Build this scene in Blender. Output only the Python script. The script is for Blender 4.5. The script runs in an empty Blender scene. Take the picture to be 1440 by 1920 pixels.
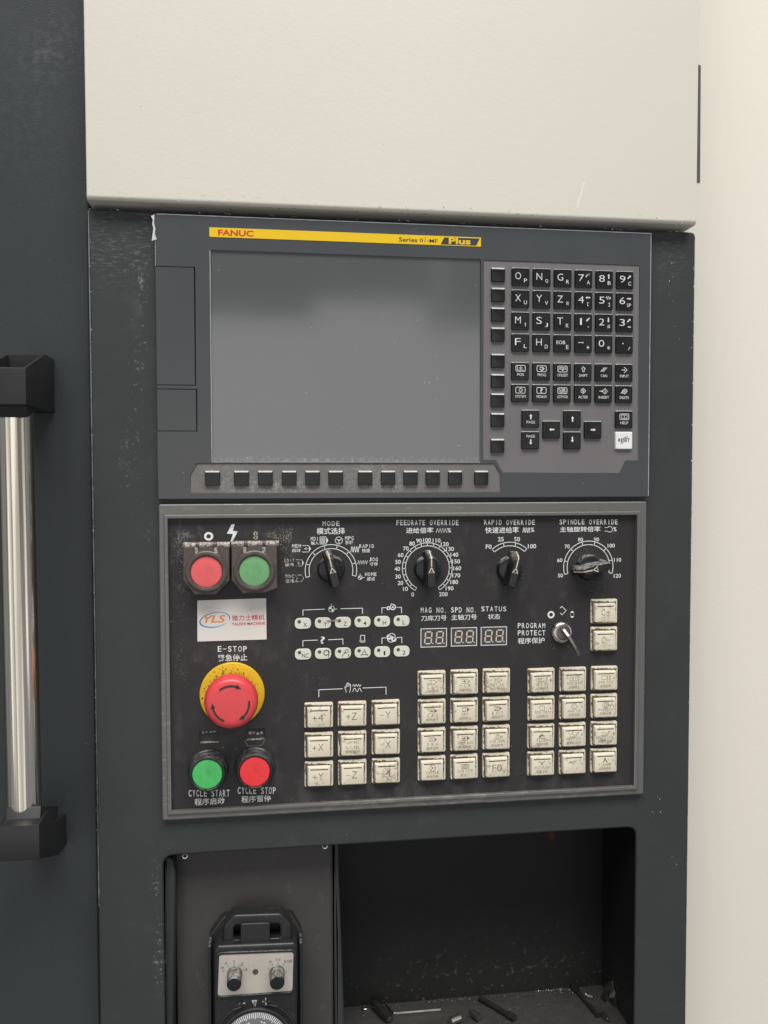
import bpy, bmesh, math, random
from mathutils import Vector
from mathutils.geometry import tessellate_polygon
R = math.radians
rnd = random.Random(7)
scn = bpy.context.scene
COL = scn.collection

# ------------------------------------------------------------------ camera
FPX = 1610.0
YAW, PITCH, ROLL = R(7.94904), R(2.27895), R(-0.09796)
CAM = Vector((-7.666, -700.0, -22.531))          # millimetres, console face is y = 0
_cy, _sy, _cp, _sp = math.cos(YAW), math.sin(YAW), math.cos(PITCH), math.sin(PITCH)
FW = Vector((_sy*_cp, _cy*_cp, -_sp))
_r = Vector((_cy, -_sy, 0)); _u = _r.cross(FW)
RT = _r*math.cos(ROLL) + _u*math.sin(ROLL)
UP = -_r*math.sin(ROLL) + _u*math.cos(ROLL)
cd = bpy.data.cameras.new('camera'); cam = bpy.data.objects.new('camera', cd); COL.objects.link(cam)
cd.sensor_fit = 'VERTICAL'; cd.sensor_height = 36.0; cd.lens = FPX/1920*36.0
cd.clip_start = 0.02; cd.clip_end = 60
from mathutils import Matrix
m3 = Matrix((RT, UP, -FW)).transposed()
cam.matrix_world = Matrix.Translation(CAM*0.001) @ m3.to_4x4()
scn.camera = cam

# ------------------------------------------------------------------ light
w = bpy.data.worlds.new('World'); scn.world = w; w.use_nodes = True
bg = w.node_tree.nodes['Background']
bg.inputs[0].default_value = (0.95, 0.97, 1.0, 1); bg.inputs[1].default_value = 0.22
def lamp(name, loc, target, sx, sy, power, col=(1, 1, 1)):
    l = bpy.data.lights.new(name, 'AREA'); l.shape = 'RECTANGLE'; l.size = sx; l.size_y = sy
    l.energy = power; l.color = col
    o = bpy.data.objects.new(name, l); COL.objects.link(o); o.location = loc
    o.rotation_euler = (Vector(target)-Vector(loc)).to_track_quat('-Z', 'Y').to_euler()
    return o
for wx0, wx1, wz1, lum in ((-3.7, -1.55, .70, 1.0), (-1.15, .22, .69, .84), (.22, .74, .775, .80), (.74, 1.45, .66, .74), (.775, .81, 1.0, .45)):
    wz0 = -1.6 if wz1 < .9 else .74                    # added lamp panels behind the camera, shaped for the screen and tube reflections
    lamp('hall_window', ((wx0+wx1)/2, -3.2, (wz0+wz1)/2), ((wx0+wx1)/2, 0, (wz0+wz1)/2), wx1-wx0, wz1-wz0, lum*math.pi*(wx1-wx0)*(wz1-wz0), (1.0, 0.99, 0.97))
lamp('side_daylight', (3.2, -1.9, 0.2), (0.0, -0.1, 0.0), 0.9, 2.4, 6, (1.0, 0.98, 0.95))  # added fill lamp, gives the tube a bright band on its right
lamp('ceiling_tube_lamp', (0.1, -3.0, 5.3), (0.0, -0.2, 0), 6.3, 2.45, 565, (1.0, 0.99, 0.965))
scn.view_settings.view_transform = 'Standard'; scn.view_settings.look = 'None'
scn.view_settings.exposure = 0.0; scn.view_settings.gamma = 1.0

# ------------------------------------------------------------------ pixel <-> place
def ray(u, v):
    return FW + RT*((u-720.0)/FPX) - UP*((v-960.0)/FPX)
def P(u, v, y=0.0):
    d = ray(u, v); t = (y-CAM.y)/d.y
    return CAM + d*t
def Pz(u, v, z):
    d = ray(u, v); t = (z-CAM.z)/d.z
    return CAM + d*t
def XZ(u, v, y=0.0):
    p = P(u, v, y); return (p.x, p.z)
def SX(u, v, y=0.0): return (P(u+1, v, y)-P(u, v, y)).length
def SZ(u, v, y=0.0): return abs(P(u, v+1, y).z-P(u, v, y).z)

# ------------------------------------------------------------------ node helpers
class NT:
    def __init__(s, name):
        s.m = bpy.data.materials.new(name); s.m.use_nodes = True
        s.t = s.m.node_tree; s.b = s.t.nodes['Principled BSDF']
        s.geo = s.t.nodes.new('ShaderNodeNewGeometry').outputs['Position']
        s._oc = None
    def n(s, typ, **kw):
        x = s.t.nodes.new(typ)
        for k, v in kw.items(): setattr(x, k, v)
        return x
    def ln(s, a, b): s.t.links.new(a, b)
    def put(s, sock, v):
        if hasattr(v, 'is_output'): s.ln(v, sock)
        else: sock.default_value = v
    def mt(s, op, a, b=0.0, c=None, clamp=False):
        x = s.n('ShaderNodeMath', operation=op, use_clamp=clamp)
        s.put(x.inputs[0], a); s.put(x.inputs[1], b)
        if c is not None: s.put(x.inputs[2], c)
        return x.outputs[0]
    def obj(s):
        if s._oc is None: s._oc = s.n('ShaderNodeTexCoord').outputs['Object']
        return s._oc
    def rand(s): return s.n('ShaderNodeObjectInfo').outputs['Random']
    def sep(s, vec):
        x = s.n('ShaderNodeSeparateXYZ'); s.ln(vec, x.inputs[0]); return x.outputs
    def scaled(s, vec, sc):
        x = s.n('ShaderNodeVectorMath', operation='MULTIPLY'); s.ln(vec, x.inputs[0]); x.inputs[1].default_value = sc
        return x.outputs[0]
    def noise(s, scale, detail=4, vec=None, stretch=None, w=None, rough=0.55):
        vec = vec or s.geo
        if stretch: vec = s.scaled(vec, stretch)
        x = s.n('ShaderNodeTexNoise')
        if w is not None: x.noise_dimensions = '4D'; s.put(x.inputs['W'], w)
        s.ln(vec, x.inputs['Vector']); x.inputs['Scale'].default_value = scale
        x.inputs['Detail'].default_value = detail; x.inputs['Roughness'].default_value = rough
        return x.outputs[0]
    def step(s, v, a, b):
        x = s.n('ShaderNodeMapRange', interpolation_type='SMOOTHSTEP')
        s.put(x.inputs['Value'], v); s.put(x.inputs['From Min'], a); s.put(x.inputs['From Max'], b)
        return x.outputs[0]
    def spots(s, lst):                   # soft ellipses (x, z, rx, rz, amount) in mm
        px, py, pz = s.sep(s.geo)
        tot = None
        for x, z, rx, rz, a in lst:
            dx = s.mt('DIVIDE', s.mt('SUBTRACT', px, x*.001), rx*.001)
            dz = s.mt('DIVIDE', s.mt('SUBTRACT', pz, z*.001), rz*.001)
            d = s.mt('ADD', s.mt('MULTIPLY', dx, dx), s.mt('MULTIPLY', dz, dz))
            g = s.mt('MULTIPLY', s.mt('POWER', 2.718, s.mt('MULTIPLY', d, -1.0)), a)
            tot = g if tot is None else s.mt('ADD', tot, g)
        return tot
    def mix(s, f, a, b):
        x = s.n('ShaderNodeMix', data_type='RGBA')
        s.put(x.inputs[0], f); s.put(x.inputs[6], a); s.put(x.inputs[7], b)
        return x.outputs[2]
    def fin(s, col, rough=0.5, metal=0.0, spec=0.5, bump=None, bdist=0.0003, bstr=0.4, coat=0.0):
        s.put(s.b.inputs['Base Color'], col); s.put(s.b.inputs['Roughness'], rough)
        s.b.inputs['Metallic'].default_value = metal; s.b.inputs['Specular IOR Level'].default_value = spec
        s.b.inputs['Coat Weight'].default_value = coat
        if bump is not None:
            x = s.n('ShaderNodeBump'); s.ln(bump, x.inputs['Height'])
            x.inputs['Distance'].default_value = bdist; x.inputs['Strength'].default_value = bstr
            s.ln(x.outputs[0], s.b.inputs['Normal'])
        return s.m
def c4(r, g, b): return (r, g, b, 1.0)
def lin(r, g, b):
    f = lambda c: (c/255/12.92) if c/255 <= .04045 else ((c/255+.055)/1.055)**2.4
    return (f(r), f(g), f(b), 1.0)
def plain(name, col, rough=0.5, metal=0.0, spec=0.5, var=0.12, scale=60, coat=0.0, bump=0.0, bscale=900):
    t = NT(name)
    n = t.noise(scale, 4)
    dk = c4(*[c*(1-var) for c in col[:3]]); lt = c4(*[min(1, c*(1+var)) for c in col[:3]])
    k = t.mix(n, dk, lt)
    bm_ = t.noise(bscale, 3) if bump else None
    return t.fin(k, t.mt('ADD', t.mt('MULTIPLY', n, 0.12), rough-0.06), metal, spec, bm_, bstr=bump, coat=coat)

def x_(u, v=900): return P(u, v).x
def sp(u, v, ru, rv, a):
    p = P(u, v); return (p.x, p.z, ru*.435, rv*.435, a)
M = {}
def mats():
    # dark textured powder coat of the console
    t = NT('console_paint')
    fine = t.noise(1500, 3); big = t.noise(14, 5)
    k = t.mix(big, c4(.034, .0378, .0380), c4(.045, .0487, .0487))
    area = t.spots([sp(262, 650, 20, 110, .8), sp(245, 860, 26, 110, .75), sp(215, 470, 45, 60, .55), sp(268, 520, 18, 40, .8),
                    sp(292, 1650, 12, 60, 1.0), sp(300, 1810, 14, 90, 1.0), sp(278, 1000, 12, 60, .5), sp(640, 1560, 200, 18, .45),
                    sp(1270, 480, 30, 60, .45), sp(1260, 560, 25, 40, .4)])
    fl = t.noise(230, 5, rough=.7); fl2 = t.noise(620, 3, stretch=(1.5, 1, .8))
    splat = t.mt('MULTIPLY', t.step(t.mt('ADD', fl, t.mt('MULTIPLY', area, .17)),   .67, .77), t.mt('MULTIPLY', t.step(area, .08, .6), t.step(fl2, .4, .62)))
    k = t.mix(t.mt('MULTIPLY', splat, .75), k, c4(.30, .29, .265))
    haze = t.mt('MULTIPLY', t.step(t.noise(40, 6, rough=.7), .5, .8), t.mt('ADD', t.mt('MULTIPLY', area, .28), .05))
    k = t.mix(haze, k, c4(.20, .20, .19))
    rub = t.spots([sp(215, 480, 60, 50, 1), sp(270, 440, 26, 50, 1), sp(750, 400, 620, 10, 1.0), sp(1262, 470, 34, 60, .8), sp(190, 420, 30, 40, .6)])
    scr = t.step(t.noise(260, 5, stretch=(.45, 1, 2.4), rough=.75), .5, .78)
    k = t.mix(t.mt('MULTIPLY', t.mt('MULTIPLY', rub, scr), .6), k, c4(.36, .37, .37))
    dots = t.step(t.noise(330, 1), .83, .86)
    k = t.mix(t.mt('MULTIPLY', dots, .45), k, c4(.5, .5, .48))
    M['paint'] = t.fin(k, t.mt('ADD', t.mt('MULTIPLY', big, .15), .40), 0, .28, fine, .0003, .35)
    # dark door
    t = NT('door_paint')
    fine = t.noise(1100, 4); big = t.noise(9, 6)
    k = t.mix(big, c4(.029, .0335, .036), c4(.043, .0485, .0515))
    area = t.spots([sp(80, 85, 40, 40, 1), sp(125, 40, 30, 40, .6), sp(30, 200, 80, 120, .3)])
    k = t.mix(t.mt('MULTIPLY', area, t.mt('MULTIPLY', t.step(t.noise(180, 5), .42, .75), .16)), k, c4(.3, .3, .3))
    dots = t.step(t.noise(240, 1), .80, .84)
    k = t.mix(t.mt('MULTIPLY', dots, .35), k, c4(.4, .4, .4))
    M['door'] = t.fin(k, .42, 0, .3, fine, .0004, .5)
    # cream sheet metal
    t = NT('cream_paint')
    peel = t.noise(420, 4, rough=.5); big = t.noise(5, 4); mid = t.noise(160, 2)
    k = t.mix(big, c4(.685, .648, .562), c4(.72, .684, .597))
    edge = t.spots([(P(700, 405).x, P(700, 405).z, 320, 7, 1.0)])
    d = t.step(t.noise(300, 5, stretch=(.6, 1, 1.6)), .60, .75)
    k = t.mix(t.mt('MULTIPLY', t.mt('MULTIPLY', edge, d), .8), k, c4(.16, .13, .09))
    dots = t.step(t.noise(200, 1), .815, .84)
    k = t.mix(t.mt('MULTIPLY', dots, .5), k, c4(.35, .30, .22))
    h = t.mt('ADD', peel, t.mt('MULTIPLY', mid, 1.2))
    M['cream'] = t.fin(k, .48, 0, .4, h, .0006, .13)
    t = NT('cream_wall_paint')
    peel = t.noise(300, 4); big = t.noise(6, 4)
    k = t.mix(big, c4(.735, .686, .60), c4(.772, .722, .634))
    M['cream_wall'] = t.fin(k, .5, 0, .4, peel, .0006, .22)
    # display unit
    t = NT('bezel_plastic')
    big = t.noise(18, 5)
    k = t.mix(big, c4(.052, .057, .060), c4(.066, .071, .074))
    dots = t.step(t.noise(260, 1), .81, .84)
    k = t.mix(t.mt('MULTIPLY', dots, .5), k, c4(.5, .5, .5))
    warm = t.spots([sp(360, 860, 120, 100, .5), sp(640, 925, 300, 22, .6), sp(600, 925, 80, 20, .5)])
    k = t.mix(t.mt('MULTIPLY', warm, .7), k, c4(.088, .082, .080))
    M['bezel'] = t.fin(k, t.mt('ADD', t.mt('MULTIPLY', big, .15), .25), 0, .4, t.noise(1800, 2), .0002, .12)
    t = NT('keypad_plastic')
    big = t.noise(25, 5)
    k = t.mix(big, c4(.145, .135, .139), c4(.172, .160, .163))
    M['keypad'] = t.fin(k, .42, 0, .35, t.noise(1500, 2), .0002, .12)
    t = NT('soft_key_plastic')
    big = t.noise(25, 5)
    k = t.mix(big, c4(.145, .135, .131), c4(.17, .158, .153))
    area = t.spots([sp(500, 912, 90, 16, 1), sp(700, 880, 60, 30, .6), sp(720, 912, 60, 12, .7), sp(420, 880, 40, 20, .3)])
    d = t.mt('MULTIPLY', area, t.step(t.noise(500, 5, rough=.7), .45, .66))
    k = t.mix(t.mt('MULTIPLY', d, .8), k, c4(.42, .41, .38))
    M['softplate'] = t.fin(k, .45, 0, .35, t.noise(1500, 2), .0002, .12)
    t = NT('display_glass')
    sm = t.noise(7, 4, stretch=(.5, 1, 1.6)); sp_ = t.step(t.noise(380, 1), .80, .83)
    low = t.spots([sp(650, 866, 330, 8, 1.0)])
    dust = t.mt('MULTIPLY', low, t.step(t.noise(420, 4), .42, .7))
    sc = t.spots([sp(805, 715, 12, 9, 1)])
    sc = t.mt('MULTIPLY', sc, t.step(t.noise(700, 3, stretch=(1, 1, .4)), .6, .66))
    k = t.mix(sm, c4(.070, .073, .074), c4(.088, .091, .091))
    smear_refl = t.step(t.noise(22, 5, stretch=(.35, 1, 2.2), rough=.6), .42, .78)
    refl_band = t.spots([sp(470, 600, 120, 26, .5), sp(640, 545, 60, 60, .35), sp(845, 540, 7, 50, 1.0), sp(820, 610, 70, 26, .5)])  # reflection bands and a vertical streak painted into the screen colour
    k = t.mix(t.mt('MULTIPLY', t.mt('MULTIPLY', smear_refl, refl_band), .30), k, c4(.20, .20, .195))
    k = t.mix(t.mt('ADD', t.mt('MULTIPLY', sp_, .5), t.mt('ADD', t.mt('MULTIPLY', dust, .4), t.mt('MULTIPLY', sc, .7)), clamp=True), k, c4(.5, .5, .48))
    M['glass'] = t.fin(k, t.mt('ADD', t.mt('MULTIPLY', sm, .08), t.mt('ADD', t.mt('MULTIPLY', smear_refl, .05), .06)), 0, 1.0, coat=1.0)
    t.b.inputs['Coat IOR'].default_value = 1.65; t.b.inputs['Coat Roughness'].default_value = .09
    t = NT('film_edge')  # pale colour for the painted edge highlights of bezel and screen
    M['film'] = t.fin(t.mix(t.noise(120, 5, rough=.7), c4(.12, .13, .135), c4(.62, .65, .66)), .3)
    t = NT('rubbed_edge')  # painted edge highlight mixed with rubbing, paler towards the top
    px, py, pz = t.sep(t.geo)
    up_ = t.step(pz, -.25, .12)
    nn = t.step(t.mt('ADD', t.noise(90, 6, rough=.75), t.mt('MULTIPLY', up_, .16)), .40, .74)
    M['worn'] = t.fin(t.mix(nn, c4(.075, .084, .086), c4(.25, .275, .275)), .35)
    M['yellow'] = plain('yellow_print', c4(.78, .50, .004), .4, var=.04)
    M['red_ink'] = plain('red_ink', c4(.55, .035, .01), .45, var=.05)
    M['navy_ink'] = plain('navy_ink', c4(.03, .034, .045), .45, var=.05)
    t = NT('black_key_plastic')
    n = t.noise(40, 4)
    k = t.mix(n, c4(.007, .0075, .008), c4(.012, .0125, .013))
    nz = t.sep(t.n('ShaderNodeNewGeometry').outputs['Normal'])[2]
    k = t.mix(t.mt('MULTIPLY', t.step(nz, .25, .55), t.mt('ADD', t.mt('MULTIPLY', t.noise(300, 4), .5), .40)), k, c4(.66, .66, .64))  # dust plus overhead highlight painted pale onto the upward chamfers
    M['key'] = t.fin(k, t.mt('ADD', t.mt('MULTIPLY', t.noise(90, 3), .2), .15), 0, .45)
    M['white_key'] = plain('white_key_plastic', c4(.78, .78, .76), .4, var=.05)
    t = NT('white_ink')
    n = t.noise(350, 4)
    M['ink'] = t.fin(t.mix(t.step(n, .28, .45), c4(.40, .40, .39), c4(.74, .75, .73)), .5)
    t = NT('worn_white_ink')
    n = t.noise(420, 5)
    M['inkworn'] = t.fin(t.mix(t.step(n, .36, .60), c4(.10, .095, .09), c4(.62, .60, .56)), .55)
    M['dark_ink'] = plain('dark_ink', c4(.03, .028, .026), .5)
    t = NT('worn_grey_ink')
    n = t.noise(900, 4, vec=t.obj(), w=t.mt('MULTIPLY', t.rand(), 50))
    M['faded'] = t.fin(t.mix(t.step(n, .38, .62), c4(.10, .08, .055), c4(.34, .29, .22)), .5)
    # operator panel
    t = NT('panel_frame_metal')
    big = t.noise(30, 5); st = t.noise(260, 5, stretch=(.3, 1, 1.5))
    k = t.mix(big, c4(.13, .126, .12), c4(.16, .155, .148))
    d = t.step(t.mt('ADD', st, t.mt('MULTIPLY', t.spots([sp(800, 1500, 420, 22, 1), sp(420, 950, 80, 10, .4), sp(310, 1400, 15, 160, .5)]), .16)), .62, .74)
    k = t.mix(t.mt('MULTIPLY', d, .28), k, c4(.36, .34, .31))
    M['frame'] = t.fin(k, .34, .25, .5, t.noise(1600, 2), .0002, .1)
    t = NT('panel_black_print')
    big = t.noise(12, 6, rough=.65)
    k = t.mix(big, c4(.027, .025, .0253), c4(.040, .0375, .0378))
    greasy = t.spots([sp(420, 1230, 130, 60, .12), sp(430, 1400, 110, 60, .12), sp(500, 1030, 160, 60, .10), sp(960, 1080, 240, 50, .08), sp(700, 1480, 400, 40, .12)])
    sm = t.step(t.mt('ADD', t.noise(55, 6, stretch=(1, 1, .6), rough=.7), greasy), .54, .80)
    k = t.mix(t.mt('MULTIPLY', sm, .30), k, c4(.13, .125, .12))
    area = t.spots([sp(536, 1040, 24, 80, .62), sp(500, 1003, 70, 16, .58), sp(345, 1060, 18, 70, .7), sp(340, 1230, 20, 90, .55), sp(330, 1010, 25, 30, .5),
                    sp(625, 1040, 38, 30, .40), sp(800, 1045, 40, 35, .30), sp(955, 1075, 40, 40, .75), sp(1100, 1050, 42, 36, .65),
                    sp(1110, 1110, 60, 40, .40), sp(600, 1270, 60, 40, .35), sp(800, 1240, 200, 30, .30), sp(480, 1400, 40, 40, .4), sp(700, 1505, 420, 16, .9),
                    sp(1080, 1215, 40, 30, .4), sp(560, 1320, 20, 120, .25)])
    fl = t.noise(900, 4, rough=.7); fl2 = t.noise(120, 4)
    d = t.step(t.mt('ADD', t.mt('ADD', fl, t.mt('MULTIPLY', fl2, .25)), t.mt('MULTIPLY', area, .22)), .80, .93)
    k = t.mix(t.mt('MULTIPLY', d, t.mt('ADD', t.mt('MULTIPLY', area, .55), .08)), k, c4(.36, .35, .32))
    rub = t.spots([sp(350, 1005, 26, 40, 1), sp(345, 1080, 18, 50, .7)])
    d = t.step(t.noise(230, 4, stretch=(1.6, 1, .6)), .5, .75)
    k = t.mix(t.mt('MULTIPLY', t.mt('MULTIPLY', d, rub), .45), k, c4(.30, .30, .29))
    dots = t.step(t.noise(300, 1), .80, .83)
    k = t.mix(t.mt('MULTIPLY', dots, .45), k, c4(.45, .44, .41))
    M['plate'] = t.fin(k, t.mt('ADD', t.mt('MULTIPLY', sm, .12), .40), 0, .2, t.noise(1400, 2), .0002, .12)
    # cream keys: base with grime round the cap, cap with stains
    t = NT('cream_key_base')
    oc = t.obj(); ox, oy, oz = t.sep(oc); rd = t.mt('MULTIPLY', t.rand(), 80)
    ax = t.mt('SUBTRACT', t.mt('ABSOLUTE', ox), KW*.5e-3); az = t.mt('SUBTRACT', t.mt('ABSOLUTE', t.mt('SUBTRACT', oz, KO*1e-3)), KH*.5e-3)
    dd = t.mt('MULTIPLY', t.mt('MAXIMUM', ax, az), 1000.0)
    n = t.noise(420, 4, vec=oc, w=rd, rough=.65)
    g = t.step(t.mt('ADD', t.mt('SUBTRACT', t.mt('MULTIPLY', n, 4.0), dd), t.mt('MULTIPLY', t.mt('SUBTRACT', oz, ox), 52.0)), .75, 1.35)
    k = t.mix(t.noise(90, 4, vec=oc, w=rd), c4(.62, .55, .41), c4(.76, .70, .565))
    k = t.mix(t.mt('MULTIPLY', g, .93), k, c4(.045, .030, .017))
    n2 = t.step(t.noise(520, 4, vec=oc, w=t.mt('ADD', rd, 7)), .57, .67)
    k = t.mix(t.mt('MULTIPLY', n2, .65), k, c4(.14, .09, .05))
    M['kbase'] = t.fin(k, .45, 0, .45)
    t = NT('cream_key_cap')
    oc = t.obj(); rd = t.mt('MULTIPLY', t.rand(), 80)
    k = t.mix(t.noise(110, 4, vec=oc, w=rd), c4(.67, .605, .465), c4(.77, .71, .57))
    n2 = t.step(t.mt('ADD', t.noise(300, 5, vec=oc, w=rd, rough=.65), t.mt('MULTIPLY', t.rand(), .10)), .59, .74)
    k = t.mix(t.mt('MULTIPLY', n2, .62), k, c4(.24, .175, .10))
    n3 = t.step(t.noise(760, 3, vec=oc, w=t.mt('ADD', rd, 3)), .70, .76)
    k = t.mix(t.mt('MULTIPLY', n3, .6), k, c4(.12, .08, .05))
    M['kcap'] = t.fin(k, .38, 0, .45, t.noise(500, 3, vec=oc, w=rd), .0002, .12)
    M['kslot'] = plain('dark_key_slot', c4(.035, .026, .018), .5)
    M['lens_w'] = plain('indicator_cream', c4(.66, .66, .55), .35, var=.07, scale=150)
    M['led'] = plain('indicator_led_dark', c4(.075, .075, .065), .3)
    # plastics and metals
    t = NT('black_knob_plastic')
    n = t.noise(220, 4)
    k = t.mix(t.mt('MULTIPLY', t.step(t.noise(420, 5), .6, .78), .30), c4(.010, .010, .0105), c4(.16, .155, .145))
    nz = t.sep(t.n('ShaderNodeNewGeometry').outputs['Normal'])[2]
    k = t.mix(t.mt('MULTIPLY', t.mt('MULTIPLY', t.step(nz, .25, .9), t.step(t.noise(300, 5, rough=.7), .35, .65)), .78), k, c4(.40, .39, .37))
    M['knob'] = t.fin(k, t.mt('ADD', t.mt('MULTIPLY', n, .2), .18), 0, .5)
    M['mark'] = plain('pointer_cream', c4(.62, .56, .40), .45)
    t = NT('red_mushroom_plastic')
    n = t.noise(40, 4)
    M['estop'] = t.fin(t.mix(n, c4(.64, .052, .060), c4(.73, .072, .078)), t.mt('ADD', t.mt('MULTIPLY', n, .15), .27), 0, .5)
    t = NT('yellow_collar_plastic')
    p0 = P(431, 1303, -8)
    a = t.spots([(p0.x, p0.z, 22.5, 23.5, 1)])
    d = t.mt('MULTIPLY', t.step(t.mt('ADD', t.noise(420, 5, rough=.65), t.mt('MULTIPLY', a, .36)), .70, .80), .92)
    k = t.mix(d, t.mix(t.noise(60, 5), c4(.62, .37, .006), c4(.78, .46, .008)), c4(.07, .05, .012))
    M['collar'] = t.fin(k, .42)
    for nm, key_, a_, b_, dirt, amt in (('green_lens', 'green_lens', c4(.05, .44, .10), c4(.075, .52, .14), c4(.05, .17, .07), .6), ('red_lens', 'red_lens', c4(.78, .026, .034), c4(.90, .045, .05), c4(.42, .02, .02), .5),
                             ('faded_red_lens', 'red_faded', c4(.70, .085, .090), c4(.80, .13, .13), c4(.42, .10, .09), .55), ('faded_green_lens', 'green_faded', c4(.11, .33, .125), c4(.17, .40, .17), c4(.10, .17, .09), .5)):
        t = NT(nm); ox, oy, oz = t.sep(t.obj())
        d2 = t.mt('SQRT', t.mt('ADD', t.mt('MULTIPLY', ox, ox), t.mt('MULTIPLY', oz, oz)))
        k = t.mix(t.noise(90, 5, rough=.65), a_, b_)
        n = t.noise(180, 5, vec=t.obj(), rough=.7)
        sm_ = t.mt('MULTIPLY', t.step(d2, .0095, .001), t.step(n, .40, .66))
        ed = t.mt('MULTIPLY', t.step(d2, .0095, .0125), t.step(n, .45, .6))
        k = t.mix(t.mt('MULTIPLY', t.mt('MAXIMUM', sm_, ed), amt), k, dirt)
        M[key_] = t.fin(k, t.mt('ADD', t.mt('MULTIPLY', n, .25), .22), 0, .5, t.noise(260, 3), .0002, .10)
    t = NT('grimy_switch_cover')
    n = t.noise(130, 6, rough=.7)
    k = t.mix(n, c4(.030, .022, .020), c4(.115, .088, .078))
    nn = t.n('ShaderNodeNewGeometry'); nz = t.sep(nn.outputs['Normal'])[2]
    k = t.mix(t.mt('MULTIPLY', t.step(t.noise(700, 5, rough=.7), .58, .70), .40), k, c4(.34, .29, .25))
    M['cover'] = t.fin(k, .34, 0, .5, t.noise(600, 4), .0004, .3)
    t = NT('grime_coated_hinge')
    k = t.mix(t.step(t.noise(520, 6, rough=.75), .38, .60), c4(.08, .062, .054), c4(.50, .45, .39))
    M['hinge'] = t.fin(k, .55, 0, .4, t.noise(700, 4), .0006, .5)
    t = NT('black_rim_plastic')
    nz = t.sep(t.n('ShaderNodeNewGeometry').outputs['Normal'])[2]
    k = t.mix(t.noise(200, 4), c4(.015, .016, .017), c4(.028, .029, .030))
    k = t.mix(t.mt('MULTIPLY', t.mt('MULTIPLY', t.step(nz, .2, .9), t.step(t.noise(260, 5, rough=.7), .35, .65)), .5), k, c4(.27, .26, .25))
    M['rim'] = t.fin(k, .30, 0, .45)
    t = NT('sticker_film')
    k = t.mix(t.noise(30, 5), c4(.66, .62, .565), c4(.75, .72, .665))
    n = t.step(t.noise(350, 5), .62, .78)
    M['sticker'] = t.fin(t.mix(t.mt('MULTIPLY', n, .25), k, c4(.4, .35, .28)), .35)
    M['blue_ink'] = plain('blue_ink', c4(.02, .19, .47), .4)
    M['orange_ink'] = plain('orange_ink', c4(.78, .24, .008), .4)
    M['crimson_ink'] = plain('crimson_ink', c4(.60, .035, .05), .4)
    M['seg_win'] = plain('digit_window', c4(.048, .042, .034), .22, var=.15)
    M['seg'] = plain('unlit_segment', c4(.66, .60, .53), .4, var=.12, scale=300)
    M['chrome'] = plain('lock_chrome', c4(.62, .58, .52), .22, 1.0, var=.25, scale=150)
    M['steel'] = plain('bare_steel', c4(.58, .56, .52), .28, 1.0, var=.2, scale=200)
    M['dsteel'] = plain('dull_steel', c4(.30, .28, .26), .38, 1.0, var=.3, scale=200)
    t = NT('polished_tube')
    st = t.step(t.noise(5, 3, stretch=(70, 70, .4)), .40, .60); st2 = t.noise(300, 3, stretch=(3, 3, .05))  # vertical reflection streaks painted into the tube's base colour
    k = t.mix(st, c4(.46, .415, .34), c4(.92, .86, .76))
    M['tube'] = t.fin(k, t.mt('ADD', t.mt('MULTIPLY', st2, .10), .12), 1.0, .5, st2, .00005, .1)
    M['bracket'] = plain('bracket_plastic', c4(.022, .0215, .0215), .40, 0, .4, var=.15, scale=90, bump=.2, bscale=1400)
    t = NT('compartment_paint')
    k = t.mix(t.noise(30, 5), c4(.006, .006, .006), c4(.0125, .012, .012))  # near-black base carries the shade of the recess
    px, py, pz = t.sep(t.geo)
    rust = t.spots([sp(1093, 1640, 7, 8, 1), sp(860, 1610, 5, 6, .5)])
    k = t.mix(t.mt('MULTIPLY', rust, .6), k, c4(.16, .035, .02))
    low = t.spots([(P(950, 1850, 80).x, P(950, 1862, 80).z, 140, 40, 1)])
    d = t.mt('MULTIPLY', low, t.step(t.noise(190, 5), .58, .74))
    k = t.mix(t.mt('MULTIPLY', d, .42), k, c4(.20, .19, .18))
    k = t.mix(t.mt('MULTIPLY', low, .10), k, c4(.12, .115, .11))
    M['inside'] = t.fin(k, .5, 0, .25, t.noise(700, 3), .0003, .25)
    t = NT('tray_floor_paint')
    k = t.mix(t.noise(60, 5), c4(.024, .024, .023), c4(.050, .048, .045))
    d = t.step(t.noise(420, 5, rough=.7), .60, .72)
    k = t.mix(t.mt('MULTIPLY', d, .35), k, c4(.25, .24, .22))
    M['floor'] = t.fin(k, .5, 0, .5, t.noise(500, 4), .0004, .3)
    t = NT('holder_plate_paint')
    k = t.mix(t.noise(16, 5), c4(.050, .046, .045), c4(.066, .061, .060))
    d = t.step(t.noise(110, 6, stretch=(1, 1, .5)), .60, .8)
    k = t.mix(t.mt('MULTIPLY', d, .25), k, c4(.18, .16, .13))
    d2 = t.step(t.noise(320, 1), .79, .82)
    k = t.mix(t.mt('MULTIPLY', d2, .4), k, c4(.4, .38, .34))
    M['holder'] = t.fin(k, .45, 0, .3, t.noise(1300, 3), .0003, .2)
    t = NT('pendant_plastic')
    k = t.mix(t.noise(50, 5), c4(.012, .012, .0125), c4(.024, .024, .024))
    d = t.step(t.noise(190, 6, rough=.7), .57, .75)
    k = t.mix(t.mt('MULTIPLY', d, .35), k, c4(.14, .135, .125))
    M['pendant'] = t.fin(k, .36, 0, .5, t.noise(700, 3), .0003, .2)
    t = NT('pendant_faceplate')
    k = t.mix(t.noise(60, 4), c4(.46, .41, .36), c4(.60, .55, .49))
    d = t.step(t.noise(260, 5), .60, .75)
    M['pface'] = t.fin(t.mix(t.mt('MULTIPLY', d, .4), k, c4(.30, .25, .20)), .40, .2)
    M['dial'] = plain('dial_grey', c4(.16, .165, .17), .35, .5, var=.15)
    M['flake'] = plain('bare_edge_metal', c4(.60, .61, .60), .45, .3, var=.3, scale=300)
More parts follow.
